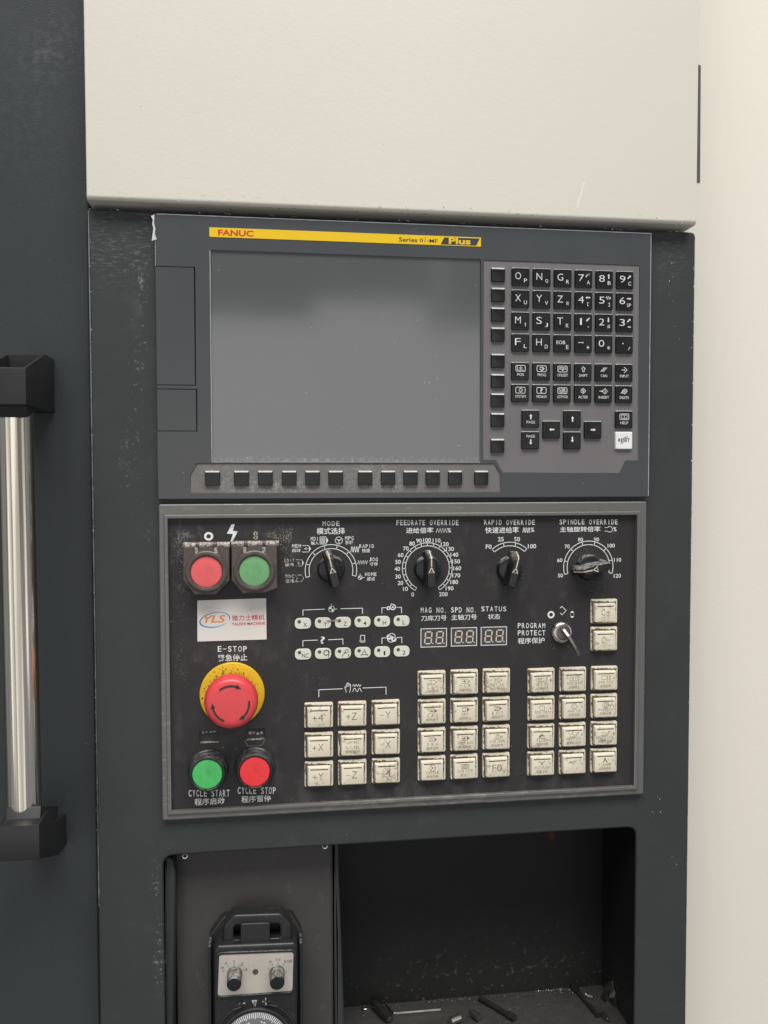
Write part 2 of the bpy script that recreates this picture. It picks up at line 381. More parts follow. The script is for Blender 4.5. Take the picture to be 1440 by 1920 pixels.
    M['tool'] = plain('black_oxide_tool', c4(.016, .0155, .015), .32, var=.4, scale=200)
    M['rubber'] = plain('dark_slot_rubber', c4(.085, .082, .105), .6)  # colour for the shade inside the slot
    M['chip'] = plain('metal_chip', c4(.62, .60, .55), .4, .7, var=.3, scale=400)
KW, KH, KO = 19.3, 16.4, -1.0        # cream key cap size and drop (mm)
mats()

# ------------------------------------------------------------------ object helpers (mesh coords in mm, local to loc)
WL = {}
def link(name, me, mat, parent=None, loc=(0, 0, 0), label=None):
    o = bpy.data.objects.new(name, me); COL.objects.link(o)
    if mat is not None and len(me.materials) == 0: me.materials.append(M[mat])
    loc = Vector(loc); WL[o.name] = loc
    if parent is not None:
        o.parent = parent; o.location = (loc-WL[parent.name])*.001
    else: o.location = loc*.001
    if label: o['label'] = label
    return o
def tag(o, label, cat, group=None):
    o['label'] = label; o['category'] = cat
    if group: o['group'] = group
    return o
def thing(name, loc, label, cat, group=None):
    o = bpy.data.objects.new(name, None); COL.objects.link(o); o.empty_display_size = .01
    WL[o.name] = Vector(loc); o.location = Vector(loc)*.001
    return tag(o, label, cat, group)
def mesh(bm, off=(0, 0, 0), smooth=None, recalc=True):
    if recalc: bmesh.ops.recalc_face_normals(bm, faces=bm.faces)
    off = Vector(off)
    for v in bm.verts: v.co = (v.co-off)*.001
    me = bpy.data.meshes.new('m'); bm.to_mesh(me); bm.free()
    if smooth is not None:
        for p in me.polygons: p.use_smooth = True
        me.set_sharp_from_angle(angle=R(smooth))
    return me
def area2(l): return sum(l[i][0]*l[(i+1) % len(l)][1]-l[(i+1) % len(l)][0]*l[i][1] for i in range(len(l)))/2
def ccw(l): return list(l) if area2(l) > 0 else list(l)[::-1]
def inset(l, d):                       # left-hand offset
    out = []; n = len(l)
    for i in range(n):
        a, b, c = Vector(l[i-1]), Vector(l[i]), Vector(l[(i+1) % n])
        e1 = (b-a).normalized(); e2 = (c-b).normalized()
        n1 = Vector((-e1.y, e1.x)); n2 = Vector((-e2.y, e2.x))
        s = n1+n2; q = 1+n1.dot(n2)
        out.append(tuple(b + s*(d/max(q, .3))))
    return out
def fillet(pts, r, n=4):
    pts = ccw(pts); out = []; N = len(pts)
    for i in range(N):
        rr = r[i] if isinstance(r, (list, tuple)) else r
        a, b, c = Vector(pts[i-1]), Vector(pts[i]), Vector(pts[(i+1) % N])
        if rr <= 0: out.append(tuple(b)); continue
        d1 = (a-b).normalized(); d2 = (c-b).normalized()
        ang = d1.angle(d2); k = rr/math.tan(ang/2)
        k = min(k, (a-b).length*.49, (c-b).length*.49)
        p, q = b+d1*k, b+d2*k
        for j in range(n+1):
            t = j/n; out.append(tuple(p*(1-t)**2 + b*2*t*(1-t) + q*t*t))
    return out
def rrect(w, h, r, n=4, cx=0, cz=0):
    return fillet([(cx-w/2, cz-h/2), (cx+w/2, cz-h/2), (cx+w/2, cz+h/2), (cx-w/2, cz+h/2)], r, n)
def quad(pts, y=0): return [XZ(u, v, y) for u, v in pts]
def ring3(bm, loop, y): return [bm.verts.new((x, y, z)) for x, z in loop]
def bridge(bm, a, b, smooth=False):
    n = len(a)
    for i in range(n):
        f = bm.faces.new((a[i], a[(i+1) % n], b[(i+1) % n], b[i])); f.smooth = smooth
def loft(rings, cap=True, smooth=None, bm=None):
    """rings: list of (loop, y); front last"""
    bm = bm or bmesh.new(); prev = None
    for k, (l, y) in enumerate(rings):
        vs = ring3(bm, l, y)
        if prev: bridge(bm, prev, vs, bool(smooth and smooth[k-1]))
        prev = vs
    if cap: bm.faces.new(prev)
    return bm
def slab(loop, yb, yf, bev=.5, seg=3, bm=None):
    """solid with rounded front rim, front towards -y"""
    loop = ccw(loop)
    rs = [(loop, yb)]; sm = []
    for k in range(seg+1):
        a = math.pi/2*k/seg
        rs.append((inset(loop, bev*(1-math.cos(a))), yf+bev*(1-math.sin(a)))); sm.append(k > 0)
    return loft(rs, True, sm, bm)
def plate(outer, holes, yb, yf, bev=.5, seg=3, back=False):
    bm = bmesh.new(); edges = []
    for i, l in enumerate([outer]+list(holes)):
        l = ccw(l)
        if i: l = l[::-1]
        prev = ring3(bm, l, yb)
        for k in range(seg+1):
            a = math.pi/2*k/seg
            vs = ring3(bm, inset(l, bev*(1-math.cos(a))), yf+bev*(1-math.sin(a)))
            bridge(bm, prev, vs, k > 0); prev = vs
        for j in range(len(prev)): edges.append(bm.edges.get((prev[j], prev[(j+1) % len(prev)])))
    bmesh.ops.triangle_fill(bm, use_beauty=True, use_dissolve=False, edges=edges, normal=(0, -1, 0))
    return bm
def lathe(prof, n=48, cx=0, cz=0, bm=None, cap=True):
    """prof: (r, y) from back to front"""
    bm = bm or bmesh.new(); prev = None
    for r, y in prof:
        if r < 1e-6:
            c = bm.verts.new((cx, y, cz))
            for i in range(n): bm.faces.new((prev[i], prev[(i+1) % n], c))
            prev = None; break
        vs = [bm.verts.new((cx+r*math.cos(2*math.pi*i/n), y, cz+r*math.sin(2*math.pi*i/n))) for i in range(n)]
        if prev: bridge(bm, prev, vs)
        prev = vs
    if prev and cap: bm.faces.new(prev)
    return bm
def box(bm, x0, x1, y0, y1, z0, z1):
    v = [bm.verts.new((x, y, z)) for x in (x0, x1) for y in (y0, y1) for z in (z0, z1)]
    for q in ((0, 1, 3, 2), (4, 6, 7, 5), (0, 4, 5, 1), (2, 3, 7, 6), (0, 2, 6, 4), (1, 5, 7, 3)): bm.faces.new([v[i] for i in q])
def rod(bm, a, b, r, n=14, r2=None, caps=True):
    a, b = Vector(a), Vector(b); d = (b-a).normalized()
    s = d.cross(Vector((0, 0, 1)) if abs(d.z) < .9 else Vector((1, 0, 0))).normalized(); t = d.cross(s)
    rr = (r, r if r2 is None else r2); vs = []
    for c, q in ((a, rr[0]), (b, rr[1])):
        vs.append([bm.verts.new(c+(s*math.cos(2*math.pi*i/n)+t*math.sin(2*math.pi*i/n))*q) for i in range(n)])
    bridge(bm, vs[0], vs[1])
    if caps: bm.faces.new(vs[0]); bm.faces.new(vs[1])
    return bm

# ------------------------------------------------------------------ print (flat ink)
_G = {}
def glyphs(body, bold=0.0, shear=0.0):
    k = (body, bold, shear)
    if k not in _G:
        c = bpy.data.curves.new('t', 'FONT'); c.body = body; c.resolution_u = 3; c.offset = bold; c.shear = shear
        o = bpy.data.objects.new('t', c); COL.objects.link(o)
        bpy.context.view_layer.update()
        me = bpy.data.meshes.new_from_object(o.evaluated_get(bpy.context.evaluated_depsgraph_get()))
        vs = [(v.co.x, v.co.y) for v in me.vertices]; fs = [tuple(p.vertices) for p in me.polygons]
        bpy.data.objects.remove(o); bpy.data.curves.remove(c); bpy.data.meshes.remove(me)
        x0 = min(v[0] for v in vs); x1 = max(v[0] for v in vs); y0 = min(v[1] for v in vs); y1 = max(v[1] for v in vs)
        _G[k] = ([((x-(x0+x1)/2), (y-(y0+y1)/2)) for x, y in vs], fs, x1-x0, y1-y0)
    return _G[k]
class Ink:
    """flat shapes in mm (x, z); with px=True inputs are photo coordinates on the plane y"""
    def __init__(s, y, px=True): s.y = y; s.px = px; s.v = []; s.f = []
    def pt(s, a): return XZ(a[0], a[1], s.y) if s.px else a
    def sc(s, a): return (SX(a[0], a[1], s.y), SZ(a[0], a[1], s.y)) if s.px else (1, 1)
    def raw(s, vs, fs):
        b = len(s.v); s.v += vs; s.f += [tuple(i+b for i in f) for f in fs]
    def text(s, body, cx, cz, w, h, bold=0.0, shear=0.0, rot=0.0):
        vs, fs, W, H = glyphs(body, bold, shear); x, z = s.pt((cx, cz)); sx, sz = s.sc((cx, cz))
        kh = h*sz/H; kw = (w*sx/W) if w else kh
        ca, sa = math.cos(rot), math.sin(rot)
        s.raw([(x+a*kw*ca-b*kh*sa, z+a*kw*sa+b*kh*ca) for a, b in vs], fs)
    def mono(s, body, cx, cz, w, h, bold=0.0):           # evenly pitched narrow capitals
        n = len(body); pitch = w/(n-.2); cw = pitch*.72
        for i, ch in enumerate(body):
            if ch == ' ': continue
            x = cx-w/2+pitch*(i+.4)
            if ch in '.': s.text(ch, x-pitch*.15, cz+(h*.42 if s.px else -h*.42), cw*.3, h*.16)
            elif ch == '-': s.text(ch, x, cz, cw*.95, h*.12)
            elif ch in 'I1': s.text(ch, x, cz, cw*(.24 if ch == 'I' else .5), h, bold)
            else: s.text(ch, x, cz, cw, h, bold)
    def poly(s, pts):
        q = [s.pt(p) for p in pts]
        s.raw(q, [tuple(t) for t in tessellate_polygon([[Vector((a, b, 0)) for a, b in q]])])
    def line(s, pts, t, closed=False):
        q = [Vector(s.pt(p)) for p in pts]; t = t*s.sc(pts[0])[0]/2
        n = len(q); L = []; Rr = []
        for i in range(n):
            a = q[i-1] if (i or closed) else None; c = q[(i+1) % n] if (i < n-1 or closed) else None
            d1 = (q[i]-a).normalized() if a is not None else (c-q[i]).normalized()
            d2 = (c-q[i]).normalized() if c is not None else d1
            n1 = Vector((-d1.y, d1.x)); n2 = Vector((-d2.y, d2.x)); m = (n1+n2)/max(1+n1.dot(n2), .35)
            L.append(tuple(q[i]+m*t)); Rr.append(tuple(q[i]-m*t))
        b = list(range(n)) if closed else list(range(n-1))
        s.raw(L+Rr, [(i, (i+1) % n, n+(i+1) % n, n+i) for i in b])
    def ring(s, cx, cz, r0, r1, a0=0, a1=360, n=None, sq=1.0):
        x, z = s.pt((cx, cz)); k = s.sc((cx, cz))[0]; n = n or max(8, int(abs(a1-a0)/7)); vs = []
        for i in range(n+1):
            a = R(a0+(a1-a0)*i/n)
            vs += [(x+r0*k*math.cos(a), z+r0*k*sq*math.sin(a)), (x+r1*k*math.cos(a), z+r1*k*sq*math.sin(a))]
        s.raw(vs, [(2*i, 2*i+1, 2*i+3, 2*i+2) for i in range(n)])
    def radial(s, cx, cz, r0, r1, ang, t):
        x, z = s.pt((cx, cz)); k = s.sc((cx, cz))[0]; a = R(ang); d = Vector((math.cos(a), math.sin(a))); m = Vector((-d.y, d.x))*t*k/2
        o = Vector((x, z)); A, B = o+d*r0*k, o+d*r1*k
        s.raw([tuple(A+m), tuple(B+m), tuple(B-m), tuple(A-m)], [(0, 1, 2, 3)])
    def disc(s, cx, cz, r, n=20):
        x, z = s.pt((cx, cz)); k = s.sc((cx, cz))[0]
        s.raw([(x+r*k*math.cos(2*math.pi*i/n), z+r*k*math.sin(2*math.pi*i/n)) for i in range(n)], [tuple(range(n))])
    def done(s, name, mat, parent, label=None, loc=None):
        c = Vector((sum(a for a, b in s.v)/len(s.v), s.y, sum(b for a, b in s.v)/len(s.v))) if s.px else Vector(loc)
        off = c if s.px else Vector((0, 0, 0))
        me = bpy.data.meshes.new('ink')
        me.from_pydata([((a-off.x)*.001, (0 if s.px else s.y*.001), (b-off.z)*.001) for a, b in s.v], [], s.f)
        return link(name, me, mat, parent, c, label)

# ================================================================== 1. cream cover above, cream wall beside, dark door
def upper_cover():
    yf = -12
    xl = P(159, 200, yf).x; xr = P(1311, 100, yf).x
    zb = P(735, 396.5, yf).z; zt = zb+520; rb = 3.4
    prof = [(140, zt), (yf, zt)]
    for k in range(9):
        a = math.pi/2*k/8; prof.append((yf+rb*(1-math.cos(a)), zb+rb*(1-math.sin(a))))
    prof += [(140, zb)]
    bm = bmesh.new(); e = 1.6; rings = []
    for x, d in ((xl, e), (xl+.5, .5), (xl+e, 0), (xr-e, 0), (xr-.5, .5), (xr, e)):
        rings.append([bm.verts.new((x, min(y+d, 140), z)) for y, z in prof])
    for a, b in zip(rings, rings[1:]):
        for i in range(len(prof)-1):
            f = bm.faces.new((a[i], a[i+1], b[i+1], b[i])); f.smooth = True
    bm.faces.new(rings[0]); bm.faces.new(rings[-1])
    base = ((xl+xr)/2, 60, zb)
    me = mesh(bm, base, 28)
    o = tag(link('upper_cover', me, 'cream', None, base), 'cream textured sheet metal cover above the dark console', 'machine cover')
    # scratch and pits
    k = Ink(yf-.08)
    pts = [(1096, 341), (1092, 350), (1090.5, 362), (1086, 372), (1083, 386), (1082.5, 391)]
    k.line(pts, 1.9)
    k.done('scratch', 'white_key', o, 'pale vertical scratch near the lower edge')
    k = Ink(yf-.08)
    for i in range(26):
        u = rnd.uniform(200, 1290); v = 372+.046*(u-165)-rnd.choice((2, 4, 8, 12)) + rnd.uniform(-2, 2)
        n = rnd.randint(5, 7); r = rnd.uniform(.7, 1.7)
        k.poly([(u+r*rnd.uniform(.5, 1.2)*math.cos(6.283*j/n), v+r*rnd.uniform(.5, 1.3)*math.sin(6.283*j/n)) for j in range(n)])
    q = k.done('pit_marks', 'hinge', o); q['kind'] = 'stuff'
upper_cover()

def side_panel():
    y = 85
    xl, xr = P(1180, 900, y).x, P(1900, 900, y).x; zt, zb = P(1300, -500, y).z, P(1300, 2500, y).z
    base = ((xl+xr)/2, y, zb)
    bm = slab([(xl, zb), (xr, zb), (xr, zt), (xl, zt)], y+40, y, 2)
    o = tag(link('machine_side_panel', mesh(bm, base), 'cream_wall', None, base), 'cream painted machine panel to the right of the console', 'machine panel')
    a = P(1311.5, 122, y); b = P(1308.5, 342, y)
    bm = slab(fillet([(b.x-4, b.z), (b.x+2.0, b.z), (a.x+1.1, a.z), (b.x-4, a.z)], [0, .6, 1.6, 0]), y+2, y-.8, .4)  # dark strip stands in for the shaded slot opening
    link('slot_strip', mesh(bm, a), 'rubber', o, a, 'thin dark vertical strip at the cover edge')
    return o
side_panel()

YD = 12.0
def machine_door():
    xr = P(172, 900, YD).x; xl = xr-620; zt = P(100, -500, YD).z; zb = P(100, 2500, YD).z
    base = ((xl+xr)/2, YD, zb)
    o = tag(link('machine_door', mesh(slab([(xl, zb), (xr, zb), (xr, zt), (xl, zt)], YD+30, YD, 1.5), base), 'door', None, base),
            'dark grey machine door with a polished tube handle, left of the console', 'door')
    # tube
    a = P(27.5, 762, -45); b = P(46, 1540, -45); x0 = (a.x+b.x)/2
    tube = bmesh.new(); rod(tube, (a.x, -45, a.z+6), (b.x, -45, b.z-6), 12.4, 40)
    link('handle_tube', mesh(tube, (x0, -45, 0), 40), 'tube', o, (x0, -45, 0))
    # end brackets (side profile in y, z)
    def bracket(xr_, prof, slope):
        wd = 28.5
        bm = bmesh.new()
        L = [bm.verts.new((xr_-wd, y, z)) for y, z in prof]; Rr = [bm.verts.new((xr_, y, z)) for y, z in prof]
        n = len(prof); fs = []
        for i in range(n): fs.append(bm.faces.new((L[i], L[(i+1) % n], Rr[(i+1) % n], Rr[i])))
        bm.faces.new(L); bm.faces.new(Rr)
        bmesh.ops.recalc_face_normals(bm, faces=bm.faces)
        f = fs[slope]; nrm = f.normal.copy()
        bmesh.ops.inset_region(bm, faces=[f], thickness=3.2, depth=0)
        ex = bmesh.ops.extrude_face_region(bm, geom=[f])
        vs = [g for g in ex['geom'] if isinstance(g, bmesh.types.BMVert)]
        for v in vs: v.co -= nrm*36
        bmesh.ops.delete(bm, geom=[f], context='FACES_ONLY')
        sharp = [e for e in bm.edges if len(e.link_faces) == 2 and e.calc_face_angle(0) > .4]
        bmesh.ops.bevel(bm, geom=sharp, offset=.7, segments=2, affect='EDGES', profile=.5, clamp_overlap=True)
        c = Vector((xr_-wd/2, YD, prof[0][1]))
        return mesh(bm, c, 30), c
    yf = -71.0
    z = lambda u, v, y: P(u, v, y).z
    xt = P(48.7, 720, yf).x
    pr = [(yf, z(48.7, 759, yf)), (yf, z(48.7, 689.5, yf)), (-16, z(85, 664.4, -16)), (YD+.2, z(100, 672.5, YD)), (YD+.2, z(106, 775, YD)), (-45, z(48.7, 759, yf))]
    me, c = bracket(xt, pr, 1)
    br = link('handle_bracket', me, 'bracket', o, c)
    s = lathe([(6.5, 0), (6.5, -5), (5.6, -6), (3.6, -6), (3.4, -3), (0, -3)], 24)
    cs = Vector((xt-11.5, -6, P(85, 664.4, -16).z-15))
    link('bracket_screw', mesh(s, (0, 0, 0), 35), 'tool', br, cs)
    xb = P(74, 1580, yf).x
    pr = [(yf, z(74, 1546, yf)), (yf, z(74, 1611, yf)), (-15, z(108.5, 1603, -15)), (YD+.2, z(123, 1584, YD)), (YD+.2, z(121, 1526, YD)), (-26, z(95, 1526, -10)), (-45, z(74, 1546, yf))]
    me, c = bracket(xb, pr, 1)
    br = link('handle_bracket', me, 'bracket', o, c)
machine_door()

# ================================================================== 2. console cabinet
OPEN_PX = [(309.5, 1604.5), (1194.5, 1551.5), (1186.5, 2120), (309.0, 2120)]
def console():
    A = P(166, 388); B = P(1304.5, 436); C = P(1287, 1915); D = P(184.5, 1915)
    xl = (A.x+D.x)/2; xr = (B.x+C.x)/2; zt = (A.z+B.z)/2; zb = P(700, 2500).z
    base = ((xl+xr)/2, 60, zb)
    root = thing('console_cabinet', base, 'dark grey powder coated console cabinet with an open tool compartment', 'machine cabinet')
    a, b = P(309.5, 1604.5), P(1194.5, 1551.5); c = P(1189, 1915); d = P(306, 1915)
    yb = 82.0; fz = P(905, 1866, yb).z
    ox0, ox1, oz1, oz0 = (a.x+d.x)/2, (b.x+c.x)/2, (a.z+b.z)/2, fz-30
    opening = fillet([(ox0, oz0), (ox1, oz0), (ox1, oz1), (ox0, oz1)], 9, 6)
    outer = fillet([(xl, zb), (xr, zb), (xr, zt), (xl, zt)], [0, 0, 5, 1.5], 5)
    bm = plate(outer, [opening], 2.4, 0, 1.9, 4)
    # side, top returns
    for loop in (ccw(outer),):
        prev = ring3(bm, loop, 2.0); bk = ring3(bm, loop, 140); bridge(bm, prev, bk)
    front = link('front_sheet', mesh(bm, base), 'paint', root, base)
    # compartment: left jamb, right jamb, ceiling, back, floor
    bm = bmesh.new(); x0, x1, z1, z0 = ox0-4, ox1+3, oz1+3, fz-31
    def q(*p): bm.faces.new([bm.verts.new(v) for v in p])
    q((x0, 2.1, z0), (x0, yb, z0), (x0, yb, z1), (x0, 2.1, z1)); q((x1, 2.1, z0), (x1, 2.1, z1), (x1, yb, z1), (x1, yb, z0))
    q((x0, 2.1, z1), (x0, yb, z1), (x1, yb, z1), (x1, 2.1, z1)); q((x0, yb, z0), (x1, yb, z0), (x1, yb, z1), (x0, yb, z1)); q((x0, 2.1, z0), (x1, 2.1, z0), (x1, yb, z0), (x0, yb, z0))
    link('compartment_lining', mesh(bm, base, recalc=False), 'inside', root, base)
    bm = bmesh.new(); xf = P(640, 1900, 24).x; box(bm, xf, x1, 2.9, yb-.1, fz-2, fz); box(bm, xf, x1, 2.9, 5, fz-30.5, fz-2.1)
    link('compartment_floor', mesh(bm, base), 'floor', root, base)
    # front edge return flange below the floor
    # holder plate for the pendant
    yh = 22.0
    hx0 = P(330.5, 1750, yh).x; hx1 = P(625, 1750, yh).x; hz1 = P(480, 1560, yh).z; hz0 = fz-30.5
    prof = [(hx0, yb-.5), (hx0, yh+1.5), (hx0+.5, yh+.4), (hx0+1.5, yh), (hx1-4, yh)]
    for k in range(1, 7):
        an = math.pi/2*k/6; prof.append((hx1-4+4*math.sin(an), yh+4*(1-math.cos(an))))
    prof.append((hx1, yb-.5))
    bm = bmesh.new()
    lo = [bm.verts.new((x, y, hz0)) for x, y in prof]; hi = [bm.verts.new((x, y, hz1)) for x, y in prof]
    for i in range(len(prof)-1):
        bm.faces.new((lo[i], lo[i+1], hi[i+1], hi[i]))
    link('holder_plate', mesh(bm, base, 30), 'holder', root, base, 'warm grey plate carrying the handwheel pendant')
    l = [XZ(u, v, yh+2) for u, v in ((627, 2000), (650, 1995), (645.5, 1900), (636, 1640), (635, 1570), (627, 1570))]
    link('plate_fold', mesh(slab(l, yb-.5, yh+2, 3.0, 5), base), 'paint', root, base)
    l = [XZ(u, v, 9) for u, v in ((309, 2000), (326, 2000), (329, 1640), (324, 1612), (309, 1606))]
    link('jamb_fold', mesh(slab(l, yb-.5, 9, 2.6, 5), base), 'paint', root, base)
    # nuts peeping out below the lip
    for (u, v) in ((346.5, 1606), (609.5, 1587.5)):
        p = P(u, v, 3.0)
        bm = lathe([(1.7, 2), (2.6, 2), (2.6, -1), (2.2, -1.4), (1.5, -1.2), (1.4, 1)], 20, cap=False)
        link('lip_nut', mesh(bm, (0, 0, 0), 35), 'steel', root, (p.x, 5.5, p.z-.2))
    for xe, sg, z0, z1 in ((xl, 1, P(180, 1700).z, zt-2), (xr, -1, P(1290, 1900).z, zt-7)):  # pale strips carry the edge highlight as well as rubbing
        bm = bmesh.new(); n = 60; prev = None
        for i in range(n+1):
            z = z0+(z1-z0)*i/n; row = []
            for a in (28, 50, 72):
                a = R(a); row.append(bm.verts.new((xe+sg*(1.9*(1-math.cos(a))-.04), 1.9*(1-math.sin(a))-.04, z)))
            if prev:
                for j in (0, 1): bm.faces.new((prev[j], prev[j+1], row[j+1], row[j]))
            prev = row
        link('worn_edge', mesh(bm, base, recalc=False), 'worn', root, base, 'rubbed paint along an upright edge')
    # chipped paint along edges
    k = Ink(-.06)
    def flakes(u0, v0, u1, v1, n, s0, s1, jit):
        for i in range(n):
            t = rnd.random(); u = u0+(u1-u0)*t+rnd.uniform(-jit, jit)*.5; v = v0+(v1-v0)*t+rnd.gauss(0, jit*.3)
            m = rnd.randint(4, 7); r = rnd.uniform(s0, s1)*rnd.random()**.7+.25; el = rnd.uniform(.8, 2.0); vert = abs(v1-v0) > abs(u1-u0)
            k.poly([(u+r*(1 if vert else el)*rnd.uniform(.6, 1.2)*math.cos(6.283*j/m), v+r*(el if vert else 1)*rnd.uniform(.6, 1.2)*math.sin(6.283*j/m)) for j in range(m)])
    flakes(168.5, 392, 181, 1560, 36, .3, .9, 1.0)
    flakes(1301.5, 455, 1286, 1915, 40, .4, 1.2, 1.2)
    flakes(1302, 470, 1297, 1100, 40, .4, 1.3, 1.0)
    flakes(170, 391, 1290, 435, 90, .3, 1.0, 2.0)
    flakes(1240, 450, 1290, 700, 10, .3, .9, 30)
    flakes(1215, 1480, 1280, 1640, 14, .5, 1.2, 40)
    q_ = k.done('paint_chips', 'flake', root); q_['kind'] = 'stuff'
    # hanging shred of tape at the display corner
    k = Ink(-6.6)
    k.poly([(283, 405), (289.5, 402), (289, 418), (291.5, 430), (290, 438), (294, 449), (288, 450), (284.5, 452), (286, 440), (287.5, 428), (285.5, 420), (286.5, 412)])
    k.done('tape_shred', 'flake', root, 'torn white film at the upper left corner of the display unit')
    return root, fz, yb
CONSOLE, FZ, YB = console()

# ================================================================== 3. display unit
YU = -6.0
def display_unit():
    TL, TR, BR, BL = P(289, 401, YU), P(1220, 435.6, YU), P(1218, 931.5, YU), P(296.7, 936.4, YU)
    xl, xr, zt, zb = (TL.x+BL.x)/2, (TR.x+BR.x)/2, (TL.z+TR.z)/2, (BL.z+BR.z)/2
    base = ((xl+xr)/2, 0, zb)
    root = thing('display_unit', base, 'wide grey display and keypad unit with a blank screen and yellow name strip', 'control display')
    def rx(l): return [XZ(u, v, YU) for u, v in l]
    def rectpx(TL, TR, BR, BL):
        a, b, c, d = [P(*p, YU) for p in (TL, TR, BR, BL)]
        return (a.x+d.x)/2, (b.x+c.x)/2, (c.z+d.z)/2, (a.z+b.z)/2
    sx0, sx1, sz0, sz1 = rectpx((392.7, 469.5), (901.8, 486), (900, 865), (400.8, 865.2))
    screen = [(sx0, sz0), (sx1, sz0), (sx1, sz1), (sx0, sz1)]
    mdi_px = [(907.3, 487.8), (1199.5, 494.8), (1198, 862), (1171.8, 863.5), (1160.5, 885.4), (943, 885.4), (930.6, 863.4), (906.4, 862)]
    mdi = rx(mdi_px)
    mdi = [(mdi[0][0], mdi[0][1]), (mdi[1][0], mdi[0][1]), (mdi[1][0], mdi[2][1]), (mdi[3][0], mdi[2][1]), (mdi[4][0], mdi[4][1]), (mdi[5][0], mdi[4][1]), (mdi[6][0], mdi[7][1]), (mdi[0][0], mdi[7][1])]
    sk = rx([(369.7, 869.5), (926.5, 868.6), (937.5, 889), (939.5, 921.2), (357.8, 924.3), (357.5, 891.5)])
    sk = [(sk[0][0], sk[0][1]), (sk[1][0], sk[0][1]), (sk[2][0], sk[2][1]), (sk[2][0], sk[4][1]), (sk[4][0], sk[4][1]), (sk[4][0], sk[5][1])]
    cv = []
    for l in (((289, 499.5), (365, 500.5), (368.5, 722.5), (293, 722.5)), ((293, 729), (369, 730), (370.8, 808.5), (294, 809))):
        x0, x1, z0, z1 = rectpx(*l); cv.append((x0, x1, z0, z1))
    n1, n2 = cv
    outer = [(xl, zb), (xr, zb), (xr, zt), (xl, zt), (xl, n1[3]), (n1[1], n1[3]), (n1[1], n1[2]), (xl, n1[2]), (xl, n2[3]), (n2[1], n2[3]), (n2[1], n2[2]), (xl, n2[2])]
    bm = plate(outer, [screen, mdi, sk], 0.5, YU, .65, 4)
    link('bezel', mesh(bm, base), 'bezel', root, base)
    for x0, x1, z0, z1 in cv:
        bm = slab(fillet([(xl+.1, z0+.35), (x1-.9, z0+.35), (x1-.9, z1-.35), (xl+.1, z1-.35)], .4, 2), 0.4, YU+.5, .35, 2)
        link('port_cover', mesh(bm, base), 'bezel', root, base)
        bm = bmesh.new(); box(bm, xl+.3, x1+.6, YU+3.2, YU+4, z0-.5, z1+.5)
        link('port_backing', mesh(bm, base), 'rim', root, base)
    g = 1.0
    bm = slab([(sx0-g, sz0-g), (sx1+g, sz0-g), (sx1+g, sz1+g), (sx0-g, sz1+g)], YU+4, YU+1.5, .1, 1)
    link('screen', mesh(bm, base), 'glass', root, base, 'blank dark grey screen')
    bm = bmesh.new(); YK = YU+.75
    f = bm.faces.new(ring3(bm, inset(ccw(mdi), -.4), YK)); bm.normal_update()
    link('keypad_plate', mesh(bm, base), 'keypad', root, base)
    bm = bmesh.new(); bm.faces.new(ring3(bm, inset(ccw(sk), -.4), YK))
    link('soft_key_plate', mesh(bm, base), 'softplate', root, base)
    k = Ink(YU-.1, False); e = .9  # edge highlights drawn as thin pale strips
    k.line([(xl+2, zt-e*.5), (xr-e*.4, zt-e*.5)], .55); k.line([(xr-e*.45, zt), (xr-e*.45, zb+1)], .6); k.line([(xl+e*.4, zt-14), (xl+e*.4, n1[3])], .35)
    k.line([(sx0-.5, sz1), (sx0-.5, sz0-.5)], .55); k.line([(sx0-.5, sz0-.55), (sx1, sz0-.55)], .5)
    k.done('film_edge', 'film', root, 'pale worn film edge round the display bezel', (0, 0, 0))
    # name strip
    a0, a1, b0, b1 = rectpx((392.5, 426.3), (902, 445.5), (901.5, 462.3), (392.5, 444.8))
    bm = slab([(a0, b0), (a1, b0), (a1, b1), (a0, b1)], YU, YU-.3, .1, 1)
    strip = link('name_strip', mesh(bm, base), 'yellow', root, base, 'yellow name strip above the screen')
    k = Ink(YU-.36); k.text('FANUC', 442.3, 437, 66.5, 11.6, .032); k.done('lettering', 'red_ink', strip, 'red capital lettering')
    k = Ink(YU-.36); k.text('Series', 765.3, 449.5, 34.5, 8.2, .018); k.text('0', 790, 450.6, 6.2, 7.0, .012); k.text('i', 797, 449.4, 2.6, 8.8, .02, .3); k.line([(800.3, 451.6), (803.6, 451.7)], 1.2); k.text('MF', 813, 451.8, 15.6, 7.2, .008)
    k.done('lettering', 'navy_ink', strip, 'small dark series lettering')
    k = Ink(YU-.36); k.poly([(833, 445), (899.5, 447.2), (892.8, 460.6), (826.2, 458.2)]); pl = k.done('badge', 'navy_ink', strip, 'dark slanted badge')
    k = Ink(YU-.42); k.text('Plus', 862, 452.2, 41, 12, .035); k.done('badge_lettering', 'yellow', strip)
    # soft keys
    w, h = 27.4*SX(620, 896, YK), 27.5*SZ(620, 896, YK)
    def softmesh(w, h):
        rs = [(rrect(w, h, .9), .6), (rrect(w, h, .9), -1.0), (rrect(w-.25, h-.3, .9), -1.4), (rrect(w-.8, h-1.7, .8, cz=-.5), -2.2), (rrect(w-1.3, h-2.3, .7, cz=-.55), -2.26)]
        return mesh(loft(rs), (0, 0, 0), 50)
    sm = softmesh(w, h)
    u0, u1 = P(398.6, 896.8, YK), P(902, 895.5, YK); zc = (u0.z+u1.z)/2
    for u in (398.6, 452.8, 497.5, 542.2, 586, 629.3, 684.5, 727.3, 769.5, 811, 853, 902):
        link('soft_key', sm, 'key', root, (P(u, 896, YK).x, YK, zc))
    xc = (P(932.8, 515, YK).x+P(932.8, 836, YK).x)/2
    sm2 = softmesh(25.8*SX(932, 700, YK), 26.3*SZ(932, 700, YK))
